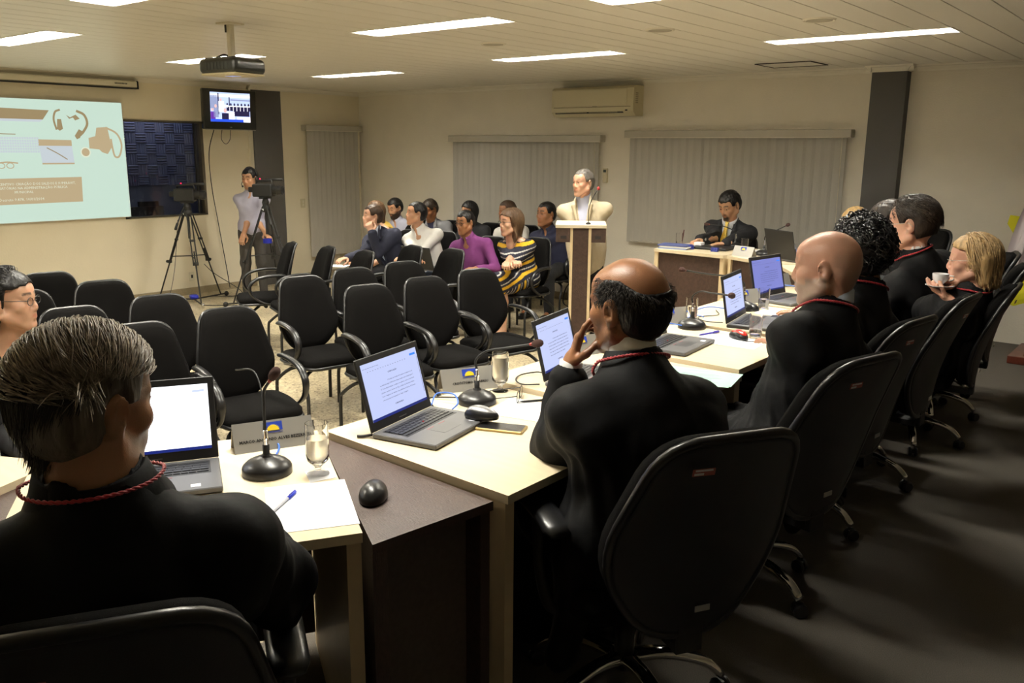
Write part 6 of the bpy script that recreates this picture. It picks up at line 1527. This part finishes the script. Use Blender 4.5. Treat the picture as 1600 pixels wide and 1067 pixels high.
# ceiling speakers and hatch
for i, (x, y, l) in enumerate(((-4.28, 5.03, 'round ceiling speaker grille left of centre'), (-2.92, 5.06, 'round ceiling speaker grille in the middle'), (-1.96, 5.21, 'round ceiling speaker grille nearest the right lamp'))):
    r = thing('ceiling_speaker', l, 'speaker', (x, y, CH), 0, 'ceiling speakers'); MB().lathe([(.0, -.008), (.075, -.008), (.078, -.003), (.088, -.010), (.095, 0), (0, 0)], 36).obj('rim', M_crown, r, True, 30); MB().lathe([(0, -.0095), (.074, -.0095), (.074, -.008), (0, -.008)], 36).obj('grille', mat('grille_white', (.45, .42, .34), .7), r)
h = thing('ceiling_hatch', 'square ceiling access hatch by the back wall', 'hatch', (-3.12, 7.72, CH)); MB().box(-.24, .24, -.2, .2, -.004, 0).obj('hatch_panel', M_plank, h)
for (a, b, c, d) in ((-.25, .25, -.21, -.2), (-.25, .25, .2, .21), (-.25, -.24, -.2, .2), (.24, .25, -.2, .2)): MB().box(a, b, c, d, -.008, 0).obj('hatch_trim', mat('dark_gap', (.06, .05, .04), .8), h)

# ------------------------------------------------------------------ video cameras on tripods
def tripod(x, y, ang, H_, spread, label, camlabel, camang, cz):
    root = thing('tripod', label, 'tripod', (x, y, 0), R(ang), 'camera tripods'); M_t = M_blkm
    MB().lathe([(0, H_-.05), (.035, H_-.05), (.05, H_-.02), (.05, H_), (.03, H_+.03), (0, H_+.03)], 16).obj('crown', M_t, root, True, 40)
    MB().tube([(0, 0, H_-.30), (0, 0, H_+.02)], .014, 10).obj('centre_column', M_t, root)
    for k in range(3):
        a = 2*pi*k/3; d = V((cos(a), sin(a), 0)); t = V((-sin(a), cos(a), 0)); top = V((0, 0, H_-.02))+d*.045; foot = d*spread+V((0, 0, .045)); mid = top.lerp(foot, .56)
        l = MB()
        for s in (-1, 1): l.tube([top+t*s*.022, mid+t*s*.022], .008, 6)
        l.tube([top.lerp(foot, .42), foot], .0085, 6); l.obox(mid, t*.03, d*.012, V((0, 0, .018))); l.obox(top.lerp(foot, .30), t*.03, d*.010, V((0, 0, .012)))
        l.obj('leg', M_t, root); MB().ball(mid+d*.03, .018, 8).obj('leg_clamp_knob', M_t, root, True)
        MB().tube([V((0, 0, H_*.52)), top.lerp(foot, .50)], .006, 6).obj('spreader_arm', M_t, root)
        w_ = MB().tube([V((0, 0, .035)), foot+V((0, 0, -.01)), foot+d*.08+V((0, 0, -.01))], .009, 6); w_.obj('dolly_arm', M_t, root)
        M = Matrix.Rotation(a+pi/2, 3, 'Z') @ Matrix.Rotation(pi/2, 3, 'Y'); MB().lathe([(0, -.012), (.026, -.012), (.03, 0), (.026, .012), (0, .012)], 14, foot+d*.09+V((0, 0, -.012)), 0, M).obj('dolly_wheel', M_chrome if k == 0 else M_blkm, root, True)
    MB().box(-.045, .045, -.045, .045, .04, .085, b=.01).obj('dolly_hub', mat('dolly_blue', (.01, .02, .35), .5), root)
    hd_ = MB(); hd_.lathe([(0, H_+.02), (.035, H_+.02), (.04, H_+.06), (.028, H_+.10), (0, H_+.10)], 14); hd_.box(-.03, .03, -.07, .07, H_+.10, H_+.12); hd_.obj('fluid_head', M_t, root)
    MB().tube([(0, -.03, H_+.07), (.12, -.10, H_-.02), (.24, -.18, H_-.15)], .008, 6).tube([(.20, -.155, H_-.11), (.25, -.19, H_-.17)], .014, 8).obj('pan_handle', M_t, root)
    MB().box(-.012, .012, -.052, -.048, H_-.03, H_-.01).obj('level_label', M_paper, root)
    c = thing('video_camera', camlabel, 'camera', (x, y, H_+.12), R(camang), 'video cameras')
    # +X = lens direction
    MB().box(-.13, .10, -.06, .06, .0, .145, b=.012).obj('body', M_blkm, c); M = Matrix.Rotation(pi/2, 3, 'Y')
    MB().lathe([(0, .09), (.045, .09), (.047, .15), (.052, .155), (.052, .21), (.04, .215), (0, .20)], 18, (0, 0, .075), 0, M).obj('lens', M_blk, c, True, 40)
    MB().tube([(-.10, 0, .13), (-.10, 0, .175), (.08, 0, .185), (.10, 0, .13)], .013, 8).obj('top_handle', M_blkm, c, True)
    MB().tube([(.0, .03, .19), (.20, .03, .195)], .015, 10).obj('microphone', M_blkm, c, True)
    MB().box(-.02, .0, .05, .19, .06, .145, b=.004).obj('flip_monitor', M_blkm, c); MB().box(-.022, -.0205, .06, .18, .068, .137).obj('monitor_glass', mat('monitor_glass', (.03, .03, .04), .15), c)
    MB().box(-.19, -.12, -.03, .03, .05, .11, b=.01).obj('viewfinder', M_blkm, c); MB().ball((-.06, .02, .20), .008, 8).obj('tally_light', emit('tally_red', (1, .02, .08), 2.5), c, True)
    MB().box(-.10, .0, -.052, -.049, .05, .07).obj('side_label', M_steel, c)
    return root
tripod(-9.13, 5.37, -20, 1.04, .40, 'tall black tripod on a dolly left of the cameraman', 'video camera on the left tripod before the dark window', 40, 0)
tripod(-8.39, 5.90, 10, 1.10, .42, 'black tripod with blue strap standing in front of the cameraman', 'video camera with red light next to the cameraman head', 30, 0)
MB().lathe([(.03, .0), (.05, .0), (.05, .05), (.03, .05)], 14, (0, 0, .70)).obj('blue_strap', mat('dolly_blue', (.01, .02, .35), .5), bpy.data.objects['tripod.001'])
cable([(-9.0, 5.45, .45), (-8.95, 5.55, .33), (-8.8, 5.75, .15), (-8.78, 5.85, .03), (-8.9, 6.1, .012)], .004, M_blkm, 'black cable drooping from the left tripod to the floor')
cable([(-9.20, 5.28, .95), (-9.24, 5.22, .4), (-9.30, 5.15, .05), (-9.2, 5.0, .008), (-9.0, 5.2, .008)], .003, M_blkm, 'thin cable hanging beside the left tripod leg')
cable([(-9.3, 5.7, .01), (-9.1, 5.9, .01), (-9.2, 6.1, .01), (-8.9, 6.2, .01), (-8.7, 5.9, .01), (-8.5, 5.6, .01), (-8.8, 5.3, .01)], .005, M_blkm, 'tangle of black cable on the floor at the cameraman feet')
# headset on the cameraman
hp = P11; hdv, Bv, hs_ = hp['hd'], hp['B'], hp['hs']
MB().tube([hdv+Bv @ V((.098*cos(a), -.02, .03+.115*sin(a)))*hs_ for a in [pi*i/14 for i in range(15)]], .007, 6).obj('headset_band', M_blkm, hp['root'], True)
for q in (-1, 1): MB().ball(hdv+Bv @ V((q*.092, -.01, .0))*hs_, .032, 12, sc=(.6, 1, 1)).obj('headset_cup', M_blkm, hp['root'], True)
MB().tube([hdv+Bv @ V(p)*hs_ for p in ((.095, .0, -.01), (.085, .06, -.055), (.045, .105, -.07))], .004, 6).ball(hdv+Bv @ V((.035, .112, -.072))*hs_, .012, 8).obj('headset_microphone', M_blkm, hp['root'], True)

# ------------------------------------------------------------------ flags in a stepped base at the right
def flags():
    b = thing('flag_stand', 'red-brown stepped wooden flag stand at the right edge', 'flag stand', (-.42, 7.88, DZ)); M_mah = mat('mahogany', (.13, .028, .014), .35, coat=.2, var=.2, vscale=20)
    for i in range(6): MB().box(-.72+i*.105, .72-i*.105, -.30+i*.035, .30-i*.035, i*.062, (i+1)*.062, b=.004).obj('step', M_mah, b)
    def cloth(x, y, z0, z1, w0, w1, m, seed, parent, lean=0., n=26, k=18):
        mb = MB(); vs = []
        for j in range(k+1):
            t = j/k; z = z1+(z0-z1)*t; w_ = w0+(w1-w0)*t**.8
            for i in range(n+1):
                u = i/n; a = u*7*pi+seed; amp = .055*(.35+.65*t)
                vs.append((x+(u-.5)*w_*1.0+.012*sin(a*2+j*.3)+lean*t, y+amp*sin(a)+.02*sin(a*.5+seed), z+.03*sin(u*3+seed)*t))
        nn = len(vs); vs2 = [(a+.0, b_+.004, c) for a, b_, c in vs]
        F = [(j*(n+1)+i, (j+1)*(n+1)+i, (j+1)*(n+1)+i+1, j*(n+1)+i+1) for j in range(k) for i in range(n)]
        mb.add(vs+vs2, F+[tuple(nn+q for q in f[::-1]) for f in F]); return mb.obj('cloth', m, parent, True)
    M_pu = mat('flag_purple', (.035, .015, .22), .7, sheen=.3); M_wf = mat('flag_white', (.62, .56, .58), .75, sheen=.3); M_yf = mat('flag_yellow', (.62, .58, .01), .7, sheen=.2)
    f1 = thing('flag', 'white and violet flag hanging at the right edge of the picture', 'flag', (-1.0, 7.75, DZ)); MB().tube([(.10, .1, .37), (.10, .1, 2.25)], .015, 10).obj('pole', M_mah, f1, True)
    cloth(.02, .0, .72, 1.50, .30, .50, M_wf, .4, f1, -.05); cloth(.10, .02, 1.33, 2.1, .14, .34, M_pu, 1.2, f1, .0)
    f2 = thing('flag', 'yellow flag whose corners stick out behind and below the white one', 'flag', (-1.0, 7.90, DZ)); MB().tube([(.25, .1, .37), (.25, .1, 2.25)], .015, 10).obj('pole', M_mah, f2, True)
    def tri(P, nm):
        m_ = MB(); n = len(P); A = [(p[0], p[1], p[2]) for p in P]; m_.add(A+[(x_, y_+.006, z_) for x_, y_, z_ in A], [tuple(range(n)), tuple(range(n, 2*n))[::-1]]+[(i, (i+1) % n, n+(i+1) % n, n+i) for i in range(n)]); m_.obj(nm, M_yf, f2)
    tri([(-.30, .0, 1.13), (-.315, .01, 1.06), (-.23, .03, .93), (.0, .0, .98), (.0, -.02, 1.10)], 'cloth_corner'); tri([(-.15, -.22, .72), (-.24, -.24, .47), (-.16, -.22, .44), (.12, -.20, .56), (.30, -.2, .62), (.30, -.2, .80), (-.1, -.22, .78)], 'cloth_corner')
flags()

# ------------------------------------------------------------------ backpack by the lectern
def backpack():
    root = thing('backpack', 'black backpack leaning on the wall behind the lectern', 'bag', (-5.45, 8.08, 0), R(-15)); M_n = mat('black_nylon', (.012, .012, .013), .6, bump=.4, bscale=120)
    q = SDF().box((0, 0, .20), (.15, .10, .20), .05, rad=.08).ell((0, -.09, .14), (.12, .07, .12), .03); q.post.append(lambda F, X, Y, Z: F+.006*wob(X, Y, Z, 40, 2)); link('body', q.mesh(.012, 'body'), M_n, root)
    MB().tube(smoothpath([(-.10, -.12, .36), (-.20, -.16, .22), (-.22, -.18, .06), (-.14, -.16, .01)], 5), .013, 6, flat=.4).obj('strap', M_n, root, True); MB().tube([(-.11, -.165, .22), (0, -.18, .25), (.11, -.165, .22)], .004, 6).obj('zip', M_steel, root)
    MB().tube([(-.04, 0, .40), (0, 0, .44), (.04, 0, .40)], .008, 6).obj('handle', M_n, root, True)
backpack()
# audience laptop and papers in hands
r = laptop(-6.02, 5.98, .60, 95, 108, 'black laptop on the lap of the man in white shirt, seen from behind', W=.36)
r['group'] = 'laptop in the audience'; 
o = sheet(-7.02, 5.76, .575, 30, 'white papers in the hand of the man in navy suit', L=.24, W=.17)
# seat-back sticker variety and desk cable grommets
